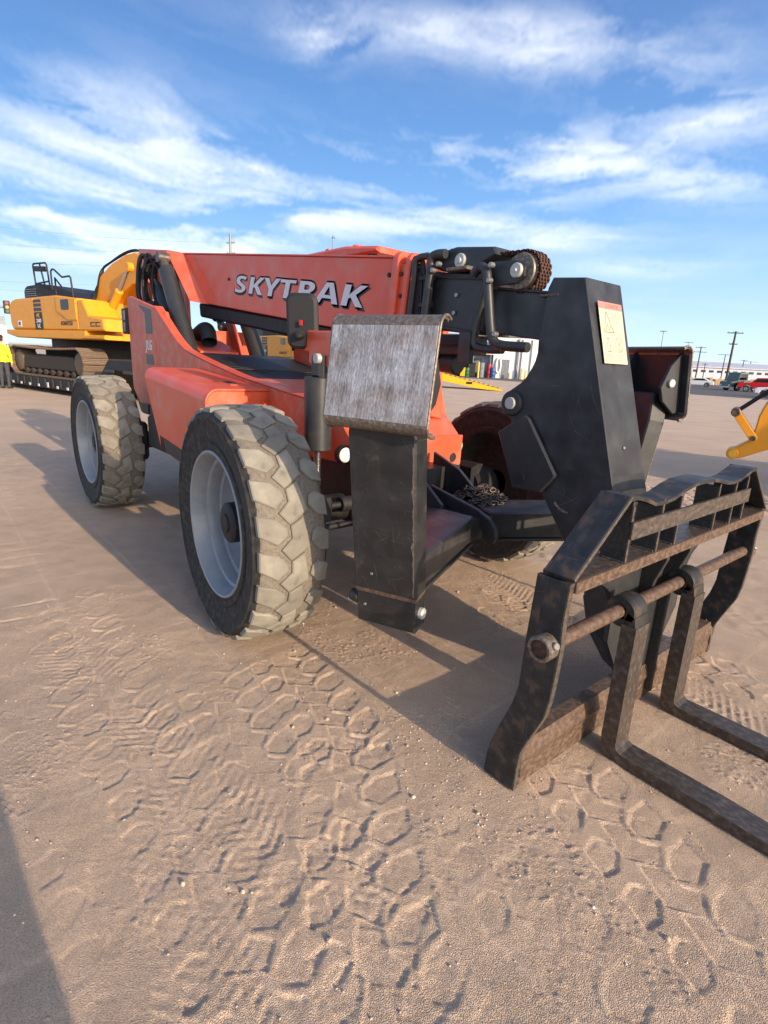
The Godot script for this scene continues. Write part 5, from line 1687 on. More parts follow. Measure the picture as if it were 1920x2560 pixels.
func skin(mb: MB, bones: Array, cell: float, k: float, paint: Callable) -> void:
	var lo := Vector3.INF
	var hi := -Vector3.INF
	for b in bones:
		var r: float = maxf(b[2], b[3]) + 3.0 * cell
		for q in [b[0], b[1]]:
			lo = lo.min(q - Vector3.ONE * r)
			hi = hi.max(q + Vector3.ONE * r)
	var nx := int((hi.x - lo.x) / cell) + 2
	var ny := int((hi.y - lo.y) / cell) + 2
	var nz := int((hi.z - lo.z) / cell) + 2
	var f := PackedFloat32Array()
	f.resize(nx * ny * nz)
	f.fill(1.0)
	for b in bones:
		var r: float = maxf(b[2], b[3]) + k + 2.0 * cell
		var l: Vector3 = ((b[0].min(b[1]) - Vector3.ONE * r - lo) / cell).floor().max(Vector3.ZERO)
		var h: Vector3 = ((b[0].max(b[1]) + Vector3.ONE * r - lo) / cell).ceil().min(Vector3(nx - 1, ny - 1, nz - 1))
		for z in range(int(l.z), int(h.z) + 1):
			for y in range(int(l.y), int(h.y) + 1):
				for x in range(int(l.x), int(h.x) + 1):
					var i := (z * ny + y) * nx + x
					var d := cap_sd(lo + Vector3(x, y, z) * cell, b[0], b[1], b[2], b[3])
					var e := f[i]
					var t := maxf(k - absf(d - e), 0.0) / k
					f[i] = minf(d, e) - t * t * k * 0.25
	var vid := PackedInt32Array()
	vid.resize(nx * ny * nz)
	vid.fill(-1)
	var pv := PackedVector3Array()
	var pn := PackedVector3Array()
	var cor := [0, 1, nx, nx + 1, nx * ny, nx * ny + 1, nx * ny + nx, nx * ny + nx + 1]
	var off := [Vector3(0, 0, 0), Vector3(1, 0, 0), Vector3(0, 1, 0), Vector3(1, 1, 0), Vector3(0, 0, 1), Vector3(1, 0, 1), Vector3(0, 1, 1), Vector3(1, 1, 1)]
	var edges := [[0, 1], [2, 3], [4, 5], [6, 7], [0, 2], [1, 3], [4, 6], [5, 7], [0, 4], [1, 5], [2, 6], [3, 7]]
	for z in nz - 1:
		for y in ny - 1:
			for x in nx - 1:
				var i := (z * ny + y) * nx + x
				var m := 0
				for q in 8:
					if f[i + cor[q]] < 0.0:
						m |= 1 << q
				if m == 0 or m == 255:
					continue
				var s := Vector3.ZERO
				var cnt := 0
				for e in edges:
					var a := f[i + cor[e[0]]]
					var b := f[i + cor[e[1]]]
					if (a < 0.0) != (b < 0.0):
						s += off[e[0]].lerp(off[e[1]], a / (a - b))
						cnt += 1
				vid[i] = pv.size()
				pv.append(lo + (Vector3(x, y, z) + s / cnt) * cell)
				var g := Vector3(f[i + cor[1]] + f[i + cor[3]] + f[i + cor[5]] + f[i + cor[7]] - f[i] - f[i + cor[2]] - f[i + cor[4]] - f[i + cor[6]],
					f[i + cor[2]] + f[i + cor[3]] + f[i + cor[6]] + f[i + cor[7]] - f[i] - f[i + cor[1]] - f[i + cor[4]] - f[i + cor[5]],
					f[i + cor[4]] + f[i + cor[5]] + f[i + cor[6]] + f[i + cor[7]] - f[i] - f[i + cor[1]] - f[i + cor[2]] - f[i + cor[3]])
				pn.append(g.normalized())
	var st := [1, nx, nx * ny]
	for z in range(1, nz - 1):
		for y in range(1, ny - 1):
			for x in range(1, nx - 1):
				var i := (z * ny + y) * nx + x
				for ax in 3:
					if (f[i] < 0.0) == (f[i + st[ax]] < 0.0):
						continue
					var u: int = st[(ax + 1) % 3]
					var w: int = st[(ax + 2) % 3]
					var q := [vid[i], vid[i - u], vid[i - u - w], vid[i - w]]
					if q.min() < 0:
						continue
					mb.cur = paint.call(pv[q[0]])
					mb.tri(pv[q[0]], pv[q[1]], pv[q[2]], pn[q[0]], pn[q[1]], pn[q[2]])
					mb.tri(pv[q[0]], pv[q[2]], pv[q[3]], pn[q[0]], pn[q[2]], pn[q[3]])

# a standing figure facing local +X; arms given as [shoulder, elbow, wrist] for each side
func build_person(at: Vector3, yaw: float, arms: Array, top: Color, trousers: Color, shoe: Color, skin_c: Color, hair_c: Color, label: String, group: String) -> void:
	var mb := MB.new()
	mb.colored = true
	var bones := [
		[Vector3(0, 0.98, -0.07), Vector3(0, 0.98, 0.07), 0.125, 0.125], [Vector3(0, 1.0, 0), Vector3(0.01, 1.22, 0), 0.135, 0.14],
		[Vector3(0.01, 1.22, -0.06), Vector3(0.01, 1.22, 0.06), 0.125, 0.125], [Vector3(0, 1.36, -0.11), Vector3(0, 1.36, 0.11), 0.105, 0.105],
		[Vector3(0, 1.40, 0), Vector3(0.01, 1.54, 0), 0.06, 0.055]]
	for s in [-1.0, 1.0]:
		bones.append([Vector3(0, 0.94, 0.09 * s), Vector3(0.01, 0.50, 0.105 * s), 0.095, 0.066])
		bones.append([Vector3(0.01, 0.50, 0.105 * s), Vector3(-0.01, 0.10, 0.11 * s), 0.066, 0.046])
		bones.append([Vector3(-0.03, 0.055, 0.11 * s), Vector3(0.15, 0.042, 0.125 * s), 0.052, 0.040])
	for A in arms:
		bones.append([A[0], A[1], 0.058, 0.046])
		bones.append([A[1], A[2], 0.046, 0.034])
	skin(mb, bones, 0.02, 0.05, func(p: Vector3) -> Color:
		if p.y < 0.09: return shoe
		if p.y > 1.50: return skin_c
		if p.y < 0.90 and absf(p.z) < 0.2: return trousers
		return top)
	# head with brow, nose, chin and ears
	var hc := Vector3(0.02, 1.665, 0)
	var hb := [[hc + Vector3(-0.02, 0.02, 0), hc + Vector3(0.0, 0.03, 0), 0.095, 0.09], [hc + Vector3(0.02, -0.02, 0), hc + Vector3(0.035, -0.07, 0), 0.075, 0.052], [hc + Vector3(0.09, 0.005, 0), hc + Vector3(0.108, -0.028, 0), 0.010, 0.014], [hc + Vector3(0.075, 0.025, -0.035), hc + Vector3(0.075, 0.025, 0.035), 0.014, 0.014], [hc + Vector3(0.078, -0.062, -0.018), hc + Vector3(0.078, -0.062, 0.018), 0.011, 0.011], [hc + Vector3(0, -0.01, -0.088), hc + Vector3(0, 0.02, -0.090), 0.014, 0.016], [hc + Vector3(0, -0.01, 0.088), hc + Vector3(0, 0.02, 0.090), 0.014, 0.016], [Vector3(0.01, 1.50, 0), hc + Vector3(0, -0.06, 0), 0.055, 0.055]]
	skin(mb, hb, 0.008, 0.02, func(p: Vector3) -> Color:
		var q := p - hc
		if absf(q.y - 0.006) < 0.007 and absf(absf(q.z) - 0.033) < 0.014 and q.x > 0.06: return Color(0.03, 0.025, 0.02)
		if q.x > 0.06 and absf(q.y + 0.062) < 0.006 and absf(q.z) < 0.026: return Color(0.30, 0.12, 0.10)
		return skin_c)
	for A in arms:
		var w: Vector3 = A[2]
		var d: Vector3 = (A[2] - A[1]).normalized()
		var sd := d.cross(Vector3(0, 0, 1)).normalized()
		if absf(d.z) > 0.8:
			sd = Vector3.UP
		var pal := d.cross(sd).normalized()
		var hb2 := [[w - d * 0.03, w + d * 0.03, 0.030, 0.026], [w + d * 0.03 - sd * 0.022, w + d * 0.075 - sd * 0.026, 0.018, 0.014], [w + d * 0.03 + sd * 0.022, w + d * 0.075 + sd * 0.026, 0.018, 0.014], [w + d * 0.03, w + d * 0.08, 0.02, 0.014]]
		for i in 4:
			var o := sd * (0.030 - 0.020 * i)
			var l: float = [0.070, 0.080, 0.075, 0.058][i]
			hb2.append([w + d * 0.078 + o, w + d * (0.078 + l * 0.5) + o + pal * 0.006, 0.0095, 0.009])
			hb2.append([w + d * (0.078 + l * 0.5) + o + pal * 0.006, w + d * (0.075 + l * 0.92) + o + pal * 0.026, 0.009, 0.0075])
		hb2.append([w + d * 0.02 + sd * 0.026, w + d * 0.055 + sd * 0.05 + pal * 0.012, 0.013, 0.010])
		hb2.append([w + d * 0.055 + sd * 0.05 + pal * 0.012, w + d * 0.085 + sd * 0.052 + pal * 0.022, 0.010, 0.008])
		skin(mb, hb2, 0.005, 0.008, func(_p: Vector3) -> Color: return skin_c)
	var m := mat(Color.WHITE, 0.8)
	m.vertex_color_use_as_albedo = true
	var o := put(mb, "person", m)
	o.transform = Transform3D(Basis(Vector3.UP, yaw), at)
	tag(o, label, "person", group)
	var hm := MB.new()
	hm.colored = true
	skin(hm, [[hc + Vector3(-0.035, 0.035, 0), hc + Vector3(-0.005, 0.055, 0), 0.092, 0.088], [hc + Vector3(-0.06, -0.03, -0.03), hc + Vector3(-0.06, -0.03, 0.03), 0.05, 0.05]], 0.010, 0.02, func(_p: Vector3) -> Color: return hair_c)
	put(hm, "hair", m, o)

# ------------------------------------------------------------------ excavators
var shoe_mesh: ArrayMesh

func build_track(E: Node3D, z: float) -> void:
	var t := node("crawler_track", E)
	var fr := MB.new()
	fr.prism(xy(0), V2([-2.1, 0.26, 1.6, 0.26, 1.8, 0.45, 1.5, 0.70, -1.9, 0.72, -2.2, 0.5]), z - 0.22, z + 0.26, 0.03)
	put(fr, "track_frame", M.track_dark, t)
	for x in [-2.42, 1.95]:
		var id := MB.new()
		id.lathe(Transform3D(Basis(), Vector3(x, 0.50, z)), [Vector2(0.0, -0.2), Vector2(0.36, -0.2), Vector2(0.38, -0.1), Vector2(0.38, 0.1), Vector2(0.34, 0.27), Vector2(0.20, 0.30), Vector2(0, 0.31)], 28)
		put(id, "idler", M.track, t)
	for k in 8:
		var ro := MB.new()
		ro.cyl(Vector3(-1.9 + 0.48 * k, 0.17, z - 0.2), Vector3(-1.9 + 0.48 * k, 0.17, z + 0.30), 0.10, 14, 0.02)
		put(ro, "roller", M.track_dark, t)
	# shoes round the loop
	var r := 0.47
	var x0 := -2.42
	var x1 := 1.95
	var straight := x1 - x0
	var per := 2.0 * straight + TAU * r
	var cnt := 56
	for k in cnt:
		var s := per * k / cnt
		var p: Vector3
		var a := 0.0
		if s < straight:
			p = Vector3(x0 + s, 0.50 - r, z)
			a = 0.0
		elif s < straight + PI * r:
			a = (s - straight) / r
			p = Vector3(x1 + sin(a) * r, 0.50 - cos(a) * r, z)
		elif s < 2 * straight + PI * r:
			var q := s - straight - PI * r
			p = Vector3(x1 - q, 0.50 + r - 0.05 * sin(PI * q / straight), z)
			a = PI
		else:
			a = PI + (s - 2 * straight - PI * r) / r
			p = Vector3(x0 + sin(a) * r, 0.50 - cos(a) * r, z)
		var o := put_mesh(shoe_mesh, "track_shoe", M.track, t)
		o.transform = Transform3D(Basis(Vector3.BACK, a), p)

func build_excavator(at: Transform3D, model: Array, arm: int, label: String) -> Node3D:
	if shoe_mesh == null:
		var sm := MB.new()
		sm.prism(xy(0), V2([-0.088, 0.035, -0.088, 0.0, -0.07, 0.0, -0.06, -0.028, -0.045, -0.028, -0.04, 0.0, -0.01, 0.0, 0.0, -0.022, 0.012, -0.022, 0.02, 0.0, 0.04, 0.0, 0.05, -0.022, 0.062, -0.022, 0.07, 0.0, 0.092, 0.0, 0.092, 0.035]), -0.40, 0.40)
		shoe_mesh = sm.mesh()
	var E := node("excavator", null, at)
	tag(E, label, "excavator")
	build_track(E, 1.22)
	build_track(E, -1.22)
	var cf := MB.new()
	cf.bx(Vector3(-1.9, 0.45, -0.85), Vector3(1.5, 0.98, 0.85), 0.06)
	cf.cyl(Vector3(-0.1, 0.9, 0), Vector3(-0.1, 1.235, 0), 1.25, 36, 0.02)
	put(cf, "car_body", M.track_dark, E)
	# upper structure
	var sk := MB.new()
	sk.prism(xy(0), V2([-3.40, 1.36, -3.44, 1.50, 2.3, 1.50, 2.32, 1.38, 3.42, 1.38, 3.42, 1.26, 2.2, 1.26, 2.0, 1.24, -2.6, 1.24]), -1.42, 1.42, 0.03)
	put(sk, "skirt", M.yellow, E)
	var cw := MB.new()
	cw.prism(xy(0), V2([-2.90, 1.505, -3.02, 1.7, -3.02, 2.25, -2.85, 2.44, -2.55, 2.50, -1.02, 2.52, -1.02, 1.505]), -1.41, 1.405, 0.06)
	put(cw, "counterweight", M.yellow, E)
	var bd := MB.new()
	bd.prism(xy(0), V2([-1.01, 1.505, -1.01, 2.52, 0.55, 2.54, 1.90, 2.42, 1.92, 1.505]), -1.40, 1.40, 0.04)
	put(bd, "engine_housing", M.yellow, E)
	var bd2 := MB.new()
	bd2.prism(xy(0), V2([1.93, 1.50, 1.93, 2.38, 2.25, 2.36, 2.52, 2.0, 2.56, 1.93, 3.36, 1.83, 3.44, 1.50]), 0.45, 1.40, 0.04)
	put(bd2, "tool_box", M.yellow, E)
	var db := MB.new()
	db.prism(xy(0), V2([0.62, 2.08, 0.62, 2.50, 1.86, 2.40, 1.88, 1.80, 1.3, 1.80]), 1.395, 1.43, 0.012)
	put(db, "door_panel", M.yellow, E)
	var wi := MB.new()
	wi.prism(Transform3D(Basis(), Vector3(1.20, 2.25, 1.43)), rounded_rect(0.50, 0.30, 0.06), 0.0, 0.008)
	put(wi, "grille", M.glass, E)
	for q in [[2.36, 2.44], [2.23, 2.32], [2.09, 2.19]]:
		var sp := MB.new()
		sp.prism(xy(0), V2([-1.04, q[0], -0.48, q[0], -0.50, q[1], -1.04, q[1]]), 1.404, 1.411)
		put(sp, "stripe", mat(S(0.20, 0.22, 0.30), 0.5), E)
	var pl := MB.new()
	pl.prism(xy(0), V2([-1.04, 1.53, -0.46, 1.53, -0.48, 2.05, -1.04, 2.05]), 1.404, 1.411)
	put(pl, "model_plate", M.black_print, E)
	for k in 3:
		letter(model[k], "lettering", M.yellow_strip if k == 0 else M.white_print, E, Transform3D(Basis(), Vector3(-0.75, 1.95 - 0.16 * k, 1.413)), 0.22 if model[k].length() < 3 else 0.36, 0.12)
	letter("KOMATSU", "lettering", M.dark_print, E, Transform3D(Basis(), Vector3(1.17, 1.71, 1.405)), 0.74, 0.12)
	var sq := MB.new()
	sq.bx(Vector3(-2.40, 1.60, 1.403), Vector3(-2.10, 1.80, 1.412), 0.001)
	put(sq, "decal", M.white_print, E)
	var sq2 := MB.new()
	sq2.bx(Vector3(-2.32, 1.65, 1.412), Vector3(-2.18, 1.75, 1.416), 0.001)
	put(sq2, "decal", M.dark_print, E)
	for k in 2:
		var bk := MB.new()
		bk.bx(Vector3(2.66 + 0.30 * k, 1.62, 1.40), Vector3(2.90 + 0.30 * k, 1.645, 1.412), 0.001)
		bk.bx(Vector3(2.66 + 0.30 * k, 1.72, 1.40), Vector3(2.90 + 0.30 * k, 1.745, 1.412), 0.001)
		bk.bx(Vector3(2.66 + 0.30 * k, 1.645, 1.40), Vector3(2.69 + 0.30 * k, 1.72, 1.412), 0.001)
		put(bk, "decal", M.dark_print, E)
	# dark engine cover on the roof
	var ec := MB.new()
	ec.prism(xy(0), V2([-2.85, 2.50, -2.85, 2.82, -2.70, 2.98, -1.6, 3.02, -0.6, 2.92, 0.45, 2.70, 0.9, 2.52]), -0.9, 0.95, 0.08)
	put(ec, "roof_cover", M.plastic, E)
	for k in 5:
		var sl := MB.new()
		sl.bx(Vector3(-2.70, 2.56 + 0.07 * k, 0.94), Vector3(-1.85, 2.585 + 0.07 * k, 0.965), 0.004)
		put(sl, "louvre", M.galvanised, E)
	var rails := [[Vector3(-1.42, 2.95, 1.1), Vector3(-1.50, 3.55, 1.1), Vector3(-1.42, 3.60, 1.1), Vector3(-0.58, 3.58, 1.1), Vector3(-0.50, 3.52, 1.1), Vector3(-0.40, 2.80, 1.1)], [Vector3(-1.44, 2.98, 1.1), Vector3(-0.45, 3.02, 1.1)], [Vector3(-1.0, 3.59, 1.1), Vector3(-0.95, 2.8, 1.0)], [Vector3(-0.02, 2.75, 1.2), Vector3(-0.02, 3.28, 1.2), Vector3(0.08, 3.34, 1.2), Vector3(0.22, 3.32, 1.2), Vector3(0.70, 3.08, 1.2), Vector3(1.18, 3.09, 1.2), Vector3(1.25, 3.04, 1.2), Vector3(1.33, 2.45, 1.2)], [Vector3(0.22, 2.6, 1.2), Vector3(0.22, 3.08, 1.2), Vector3(0.62, 2.80, 1.2)]]
	for q in rails:
		var hr := MB.new()
		hr.tube(q, 0.028, 8)
		put(hr, "handrail", M.plastic, E)
	var mi := MB.new()
	mi.prism(Transform3D(Basis(Vector3.UP, 0.5), Vector3(-1.0, 3.42, 1.1)), rounded_rect(0.5, 0.16, 0.06), -0.04, 0.04, 0.02)
	put(mi, "mirror", M.plastic, E)
	# cab on the far side
	var cab := MB.new()
	cab.prism(xy(0), V2([1.3, 1.50, 1.3, 2.35, 3.1, 2.0, 3.25, 1.50]), -1.40, -0.45, 0.04)
	put(cab, "cab_body", M.yellow, E)
	var cg := MB.new()
	cg.prism(xy(0), V2([1.34, 2.35, 1.40, 2.50, 2.5, 2.50, 3.0, 2.02]), -1.36, -0.49, 0.04)
	put(cg, "cab_glass", M.glass, E)
	# boom and stick
	var boom_p: PackedVector2Array
	var stick_p: PackedVector2Array
	if arm == 0:
		boom_p = V2([0.50, 2.02, 0.60, 2.28, 1.05, 2.95, 1.30, 3.22, 2.00, 3.52, 2.8, 3.72, 3.35, 3.76, 3.75, 3.62, 4.4, 2.9, 4.9, 2.2, 4.7, 2.05, 4.1, 2.5, 3.55, 2.95, 3.06, 2.89, 2.2, 2.55, 1.60, 2.25, 1.28, 1.95, 0.9, 1.85])
		stick_p = V2([4.6, 2.35, 4.9, 2.45, 5.2, 2.2, 5.1, 1.5, 4.3, 0.9, 3.7, 0.75, 3.6, 0.9, 4.3, 1.35, 4.6, 1.7])
	else:
		boom_p = V2([0.50, 2.02, 0.60, 2.35, 1.3, 3.3, 2.2, 4.1, 3.1, 4.35, 4.0, 4.15, 5.2, 3.35, 5.15, 3.0, 4.2, 3.45, 3.2, 3.55, 2.4, 3.15, 1.7, 2.5, 1.28, 1.95, 0.9, 1.85])
		stick_p = PackedVector2Array()
		for q in [[0.0, -0.066], [0.095, -0.056], [0.52, 0.146], [0.9, 0.50], [1.6, 1.30], [2.5, 2.30], [2.75, 2.75], [2.5, 2.95], [2.0, 2.75], [1.35, 2.05], [0.9, 1.40], [0.52, 0.87], [0.41, 0.718], [0.33, 0.55], [0.286, 0.37], [0.24, 0.224], [0.10, 0.13], [0.03, 0.085], [-0.03, 0.06], [-0.066, 0.0], [-0.045, -0.05]]:
			stick_p.append(Vector2(7.5 - q[0] + 0.2 * q[1], 0.51 + q[1]))
	var bo := MB.new()
	bo.prism(xy(0), boom_p, -0.30, 0.30, 0.02)
	put(bo, "boom", M.yellow, E)
	var sti := MB.new()
	sti.prism(xy(0), stick_p, -0.13, 0.13, 0.015)
	put(sti, "stick", M.yellow, E)
	for s in [-0.50, 0.50]:
		var cy := MB.new()
		var e1 := Vector3(2.75, 2.71, s) if arm == 0 else Vector3(2.45, 2.75, s)
		var e2 := Vector3(3.38, 3.33, s) if arm == 0 else Vector3(3.05, 3.75, s)
		cy.cyl(Vector3(1.80, 1.78, s), e1, 0.12, 18, 0.02)
		put(cy, "boom_cylinder", M.yellow, E)
		var rd := MB.new()
		rd.cyl(e1, e2, 0.055, 14)
		put(rd, "piston_rod", M.chrome, E)
		var rp := MB.new()
		rp.cyl(e2 - Vector3(0, 0, 0.09), e2 + Vector3(0, 0, 0.09), 0.13, 18, 0.02)
		put(rp, "rod_eye", M.yellow, E)
	if arm == 0:
		for k in 3:
			var h := MB.new()
			h.tube(catmull([Vector3(0.55, 2.35, 0.32 - 0.05 * k), Vector3(0.85, 2.25, 0.45), Vector3(1.02, 2.65 + 0.08 * k, 0.34), Vector3(1.25, 3.22, 0.30 - 0.05 * k), Vector3(1.32, 3.45, 0.2), Vector3(1.8, 3.58, 0.22), Vector3(2.6, 3.80 + 0.02 * k, 0.2 - 0.06 * k), Vector3(3.3, 3.84, 0.2 - 0.06 * k), Vector3(3.8, 3.66, 0.18)], 4), 0.032, 8)
			put(h, "hose", M.hose, E)
	else:
		var tip := Vector3(7.5, 0.51, 0)
		var bt := MB.new()
		bt.cyl(tip + Vector3(0, 0, -0.16), tip + Vector3(0, 0, 0.16), 0.078, 24, 0.012)
		put(bt, "bucket_pin_boss", M.yellow, E)
		var bp := MB.new()
		bp.cyl(tip + Vector3(0, 0, -0.17), tip + Vector3(0, 0, 0.17), 0.05, 18, 0.006)
		put(bp, "bucket_pin", M.yellow_strip, E)
		for s in [-0.16, 0.16]:
			var lk := MB.new()
			var p0 := tip + Vector3(0.061, 0.583, s)
			var p1 := tip + Vector3(-0.205, 0.245, s)
			var d := (p1 - p0).normalized()
			lk.prism(frame((p0 + p1) / 2, d, Vector3(-d.y, d.x, 0)), rounded_rect(p0.distance_to(p1) + 0.11, 0.10, 0.049, 6), -0.02, 0.02, 0.006)
			put(lk, "tipping_link", M.yellow, E)
		for q in [[0.061, 0.583, 0.062], [-0.205, 0.245, 0.035]]:
			var lp := MB.new()
			lp.lathe(Transform3D(Basis(Vector3.UP, PI), tip + Vector3(q[0], q[1], -0.21)), [Vector2(q[2], -0.42), Vector2(q[2], 0.0), Vector2(q[2] * 0.75, 0.012), Vector2(q[2] * 0.7, 0.0), Vector2(0, 0.0)], 20)
			put(lp, "link_pin", M.rust, E)
		var rd := MB.new()
		rd.cyl(tip + Vector3(0.04, 0.60, 0), tip + Vector3(-0.75, 1.35, 0), 0.03, 14)
		rd.cyl(tip + Vector3(-0.75, 1.35, 0), tip + Vector3(-1.7, 2.4, 0), 0.06, 14)
		put(rd, "bucket_cylinder", M.hose, E)
		var sc := MB.new()
		sc.cyl(Vector3(2.6, 4.45, 0), Vector3(4.3, 4.45, 0), 0.09, 16)
		sc.cyl(Vector3(4.3, 4.45, 0), Vector3(5.05, 3.5, 0), 0.05, 14)
		put(sc, "stick_cylinder", M.yellow, E)
	return E

# ------------------------------------------------------------------ surroundings
func pole(px: float, py_top: float, depth: float, arms: Array, m: Material, label: String, lean := 0.0, r := 0.14) -> Vector3:
	var top := at_px(px, py_top, depth)
	var P := node("utility_pole", null, Transform3D(Basis(), Vector3(top.x, 0, top.z)))
	tag(P, label, "pole", "utility poles across the yard")
	var mb := MB.new()
	mb.cyl(Vector3(0, 0, 0), Vector3(lean, top.y, 0), r, 10, 0.01, r * 0.7)
	put(mb, "post", m, P)
	for a in arms:
		var x := MB.new()
		var dir := Vector3(0.85, 0, -0.53)
		x.box(frame(Vector3(lean, top.y - a[0], 0) + dir.cross(Vector3.UP) * -0.16, dir, Vector3.UP), Vector3(a[1], 0.13, 0.1), 0.01)
		put(x, "crossarm", m, P)
		for k in 4:
			var i := MB.new()
			var o: Vector3 = Vector3(lean, top.y - a[0] + 0.06, 0) + dir.cross(Vector3.UP) * -0.16 + dir * (a[1] * (k - 1.5) * 0.3)
			i.cyl(o, o + Vector3(0, 0.16, 0), 0.045, 8)
			put(i, "insulator", M.galvanised, P)
	return top

func build_car(called: String, at: Transform3D, prof: PackedVector2Array, glass: PackedVector2Array, w: float, wheels: Array, wr: float, paint: Material, label: String, cat: String) -> void:
	var c := node(called, null, at)
	tag(c, label, cat)
	var b := MB.new()
	b.prism(xy(0), prof, -w / 2, w / 2, 0.07)
	put(b, "body", paint, c)
	var g := MB.new()
	g.prism(xy(0), glass, -w / 2 - 0.006, w / 2 + 0.006, 0.03)
	put(g, "window", M.glass, c)
	for x in wheels:
		for s in [-1.0, 1.0]:
			var t := node("wheel", c, Transform3D(Basis() if s > 0 else Basis(Vector3.UP, PI), Vector3(x, wr, s * (w / 2 - 0.10))))
			var ty := MB.new()
			ty.lathe(Transform3D(), [Vector2(wr * 0.6, 0.10), Vector2(wr * 0.9, 0.115), Vector2(wr, 0.08), Vector2(wr, -0.08), Vector2(wr * 0.9, -0.11)], 22)
			put(ty, "tyre", M.rubber, t)
			var ri := MB.new()
			ri.lathe(Transform3D(), [Vector2(wr * 0.62, 0.09), Vector2(wr * 0.58, 0.10), Vector2(wr * 0.5, 0.06), Vector2(wr * 0.2, 0.08), Vector2(0, 0.09)], 20)
			put(ri, "rim", M.galvanised, t)
	var front := prof[0]
	for q in prof:
		if q.x < front.x:
			front = q
	for s in [-1.0, 1.0]:
		var h := MB.new()
		h.bx(Vector3(front.x - 0.02, 0.62, s * w * 0.36 - 0.14), Vector3(front.x + 0.12, 0.78, s * w * 0.36 + 0.14), 0.02)
		put(h, "headlight", M.lamp, c)
	var bm := MB.new()
	bm.bx(Vector3(front.x - 0.06, 0.38, -w * 0.48), Vector3(front.x + 0.10, 0.54, w * 0.48), 0.03)
	put(bm, "bumper", M.chrome, c)

func build_background() -> void:
	# ---- excavator on a low trailer
	var f := Vector3(0.972, 0, -0.235).normalized()
	var rt := Vector3(-f.z, 0, f.x)
	var Eb := Basis(f, Vector3.UP, rt)
	var Ec := Vector3(-18.78, 0.0, -2.45)
	build_excavator(Transform3D(Eb, Ec + Vector3(0, 0.5, 0)), ["PC", "240", "LC"], 0, "yellow tracked excavator with black model plate loaded on the low trailer")
	var tr := node("lowboy_trailer", null, Transform3D(Eb, Ec))
	tag(tr, "black low trailer with white reflectors under the yellow excavator", "trailer")
	var dk := MB.new()
	dk.bx(Vector3(-4.6, 0.16, -1.62), Vector3(3.0, 0.495, 1.62), 0.02)
	put(dk, "deck", M.black_flat, tr)
	for k in 14:
		var pl := MB.new()
		pl.bx(Vector3(-4.55 + 0.54 * k, 0.22, 1.62), Vector3(-4.50 + 0.54 * k, 0.47, 1.66), 0.006)
		put(pl, "stake_pocket", M.black, tr)
	for k in 7:
		var rf := MB.new()
		rf.bx(Vector3(-2.75 + 0.68 * k, 0.20, 1.665), Vector3(-2.63 + 0.68 * k, 0.28 if k != 4 else 0.36, 1.68), 0.004)
		put(rf, "reflector", M.white_print, tr)
	var gn2 := MB.new()
	gn2.prism(xy(0), V2([2.98, 0.2, 3.2, 0.2, 3.9, 0.9, 6.2, 0.95, 6.2, 1.25, 3.7, 1.2, 3.0, 0.52]), -1.3, 1.55, 0.03)
	put(gn2, "gooseneck", M.black_flat, tr)
	for x in [3.6, 4.6, 5.6]:
		var bm := MB.new()
		bm.bx(Vector3(x, 0.86, 1.56), Vector3(x + 0.5, 0.95, 1.60), 0.01)
		put(bm, "side_rail", M.black, tr)
	for x in [-5.0, -6.2]:
		for s in [1.0, -1.0]:
			var wb := MB.new()
			wb.lathe(Transform3D(Basis() if s > 0 else Basis(Vector3.UP, PI), Vector3(x, 0.5, s * 1.35)), [Vector2(0, 0.1), Vector2(0.25, 0.1), Vector2(0.30, 0.14), Vector2(0.46, 0.14), Vector2(0.5, 0.1), Vector2(0.5, -0.12), Vector2(0.44, -0.14)], 24)
			put(wb, "wheel", M.rubber, tr)
	var rear := MB.new()
	rear.bx(Vector3(-7.0, 0.45, -1.1), Vector3(-4.55, 0.8, 1.1), 0.03)
	put(rear, "bogie", M.black_flat, tr)
	# ---- second excavator beyond the boom, third one whose arm reaches in from the side
	var p2 := at_px(668, 930, 29.0)
	build_excavator(Transform3D(Basis(f.rotated(Vector3.UP, -0.25), Vector3.UP, rt.rotated(Vector3.UP, -0.25)), Vector3(p2.x, 0, p2.z) + Vector3(0.9, 0, -1.2)), ["PC", "490", "LC"], 0, "yellow tracked excavator on the sand seen under the orange boom")
	var ex := Vector3(0.953, 0, -0.304).normalized()
	var f3 := -ex
	var r3 := Vector3(-f3.z, 0, f3.x)
	build_excavator(Transform3D(Basis(f3, Vector3.UP, r3), Vector3(-0.11, 0, -6.56) + ex * 7.5), ["PC", "360", "LC"], 1, "yellow excavator reaching its bare stick with tipping links over the sand")
	# ---- people
	var relaxed := [[Vector3(0, 1.38, -0.19), Vector3(-0.02, 1.12, -0.26), Vector3(0.06, 0.88, -0.25)], [Vector3(0, 1.38, 0.19), Vector3(-0.02, 1.12, 0.26), Vector3(0.06, 0.88, 0.25)]]
	build_person(Vector3(-20.8, 0, 0.06), 2.6, relaxed, Color(0.62, 0.85, 0.03), Color(0.05, 0.05, 0.055), Color(0.03, 0.03, 0.03), Color(0.5, 0.32, 0.24), Color(0.03, 0.02, 0.02), "person in a bright yellow jacket and dark trousers beside the low trailer", "")
	var holding := [[Vector3(0, 1.38, -0.19), Vector3(0.12, 1.14, -0.24), Vector3(0.33, 1.36, -0.07)], [Vector3(0, 1.38, 0.19), Vector3(0.12, 1.14, 0.24), Vector3(0.33, 1.36, 0.05)]]
	build_person(Vector3(3.24, 0, 2.46), PI - 0.35, holding, Color(0.06, 0.07, 0.10), Color(0.05, 0.06, 0.09), Color(0.04, 0.03, 0.03), Color(0.5, 0.32, 0.24), Color(0.03, 0.02, 0.02), "person in dark clothes holding both hands up in front of the chest", "")
	# ---- white building with things along its wall
	build_depot()
	build_ramp()
	build_far()

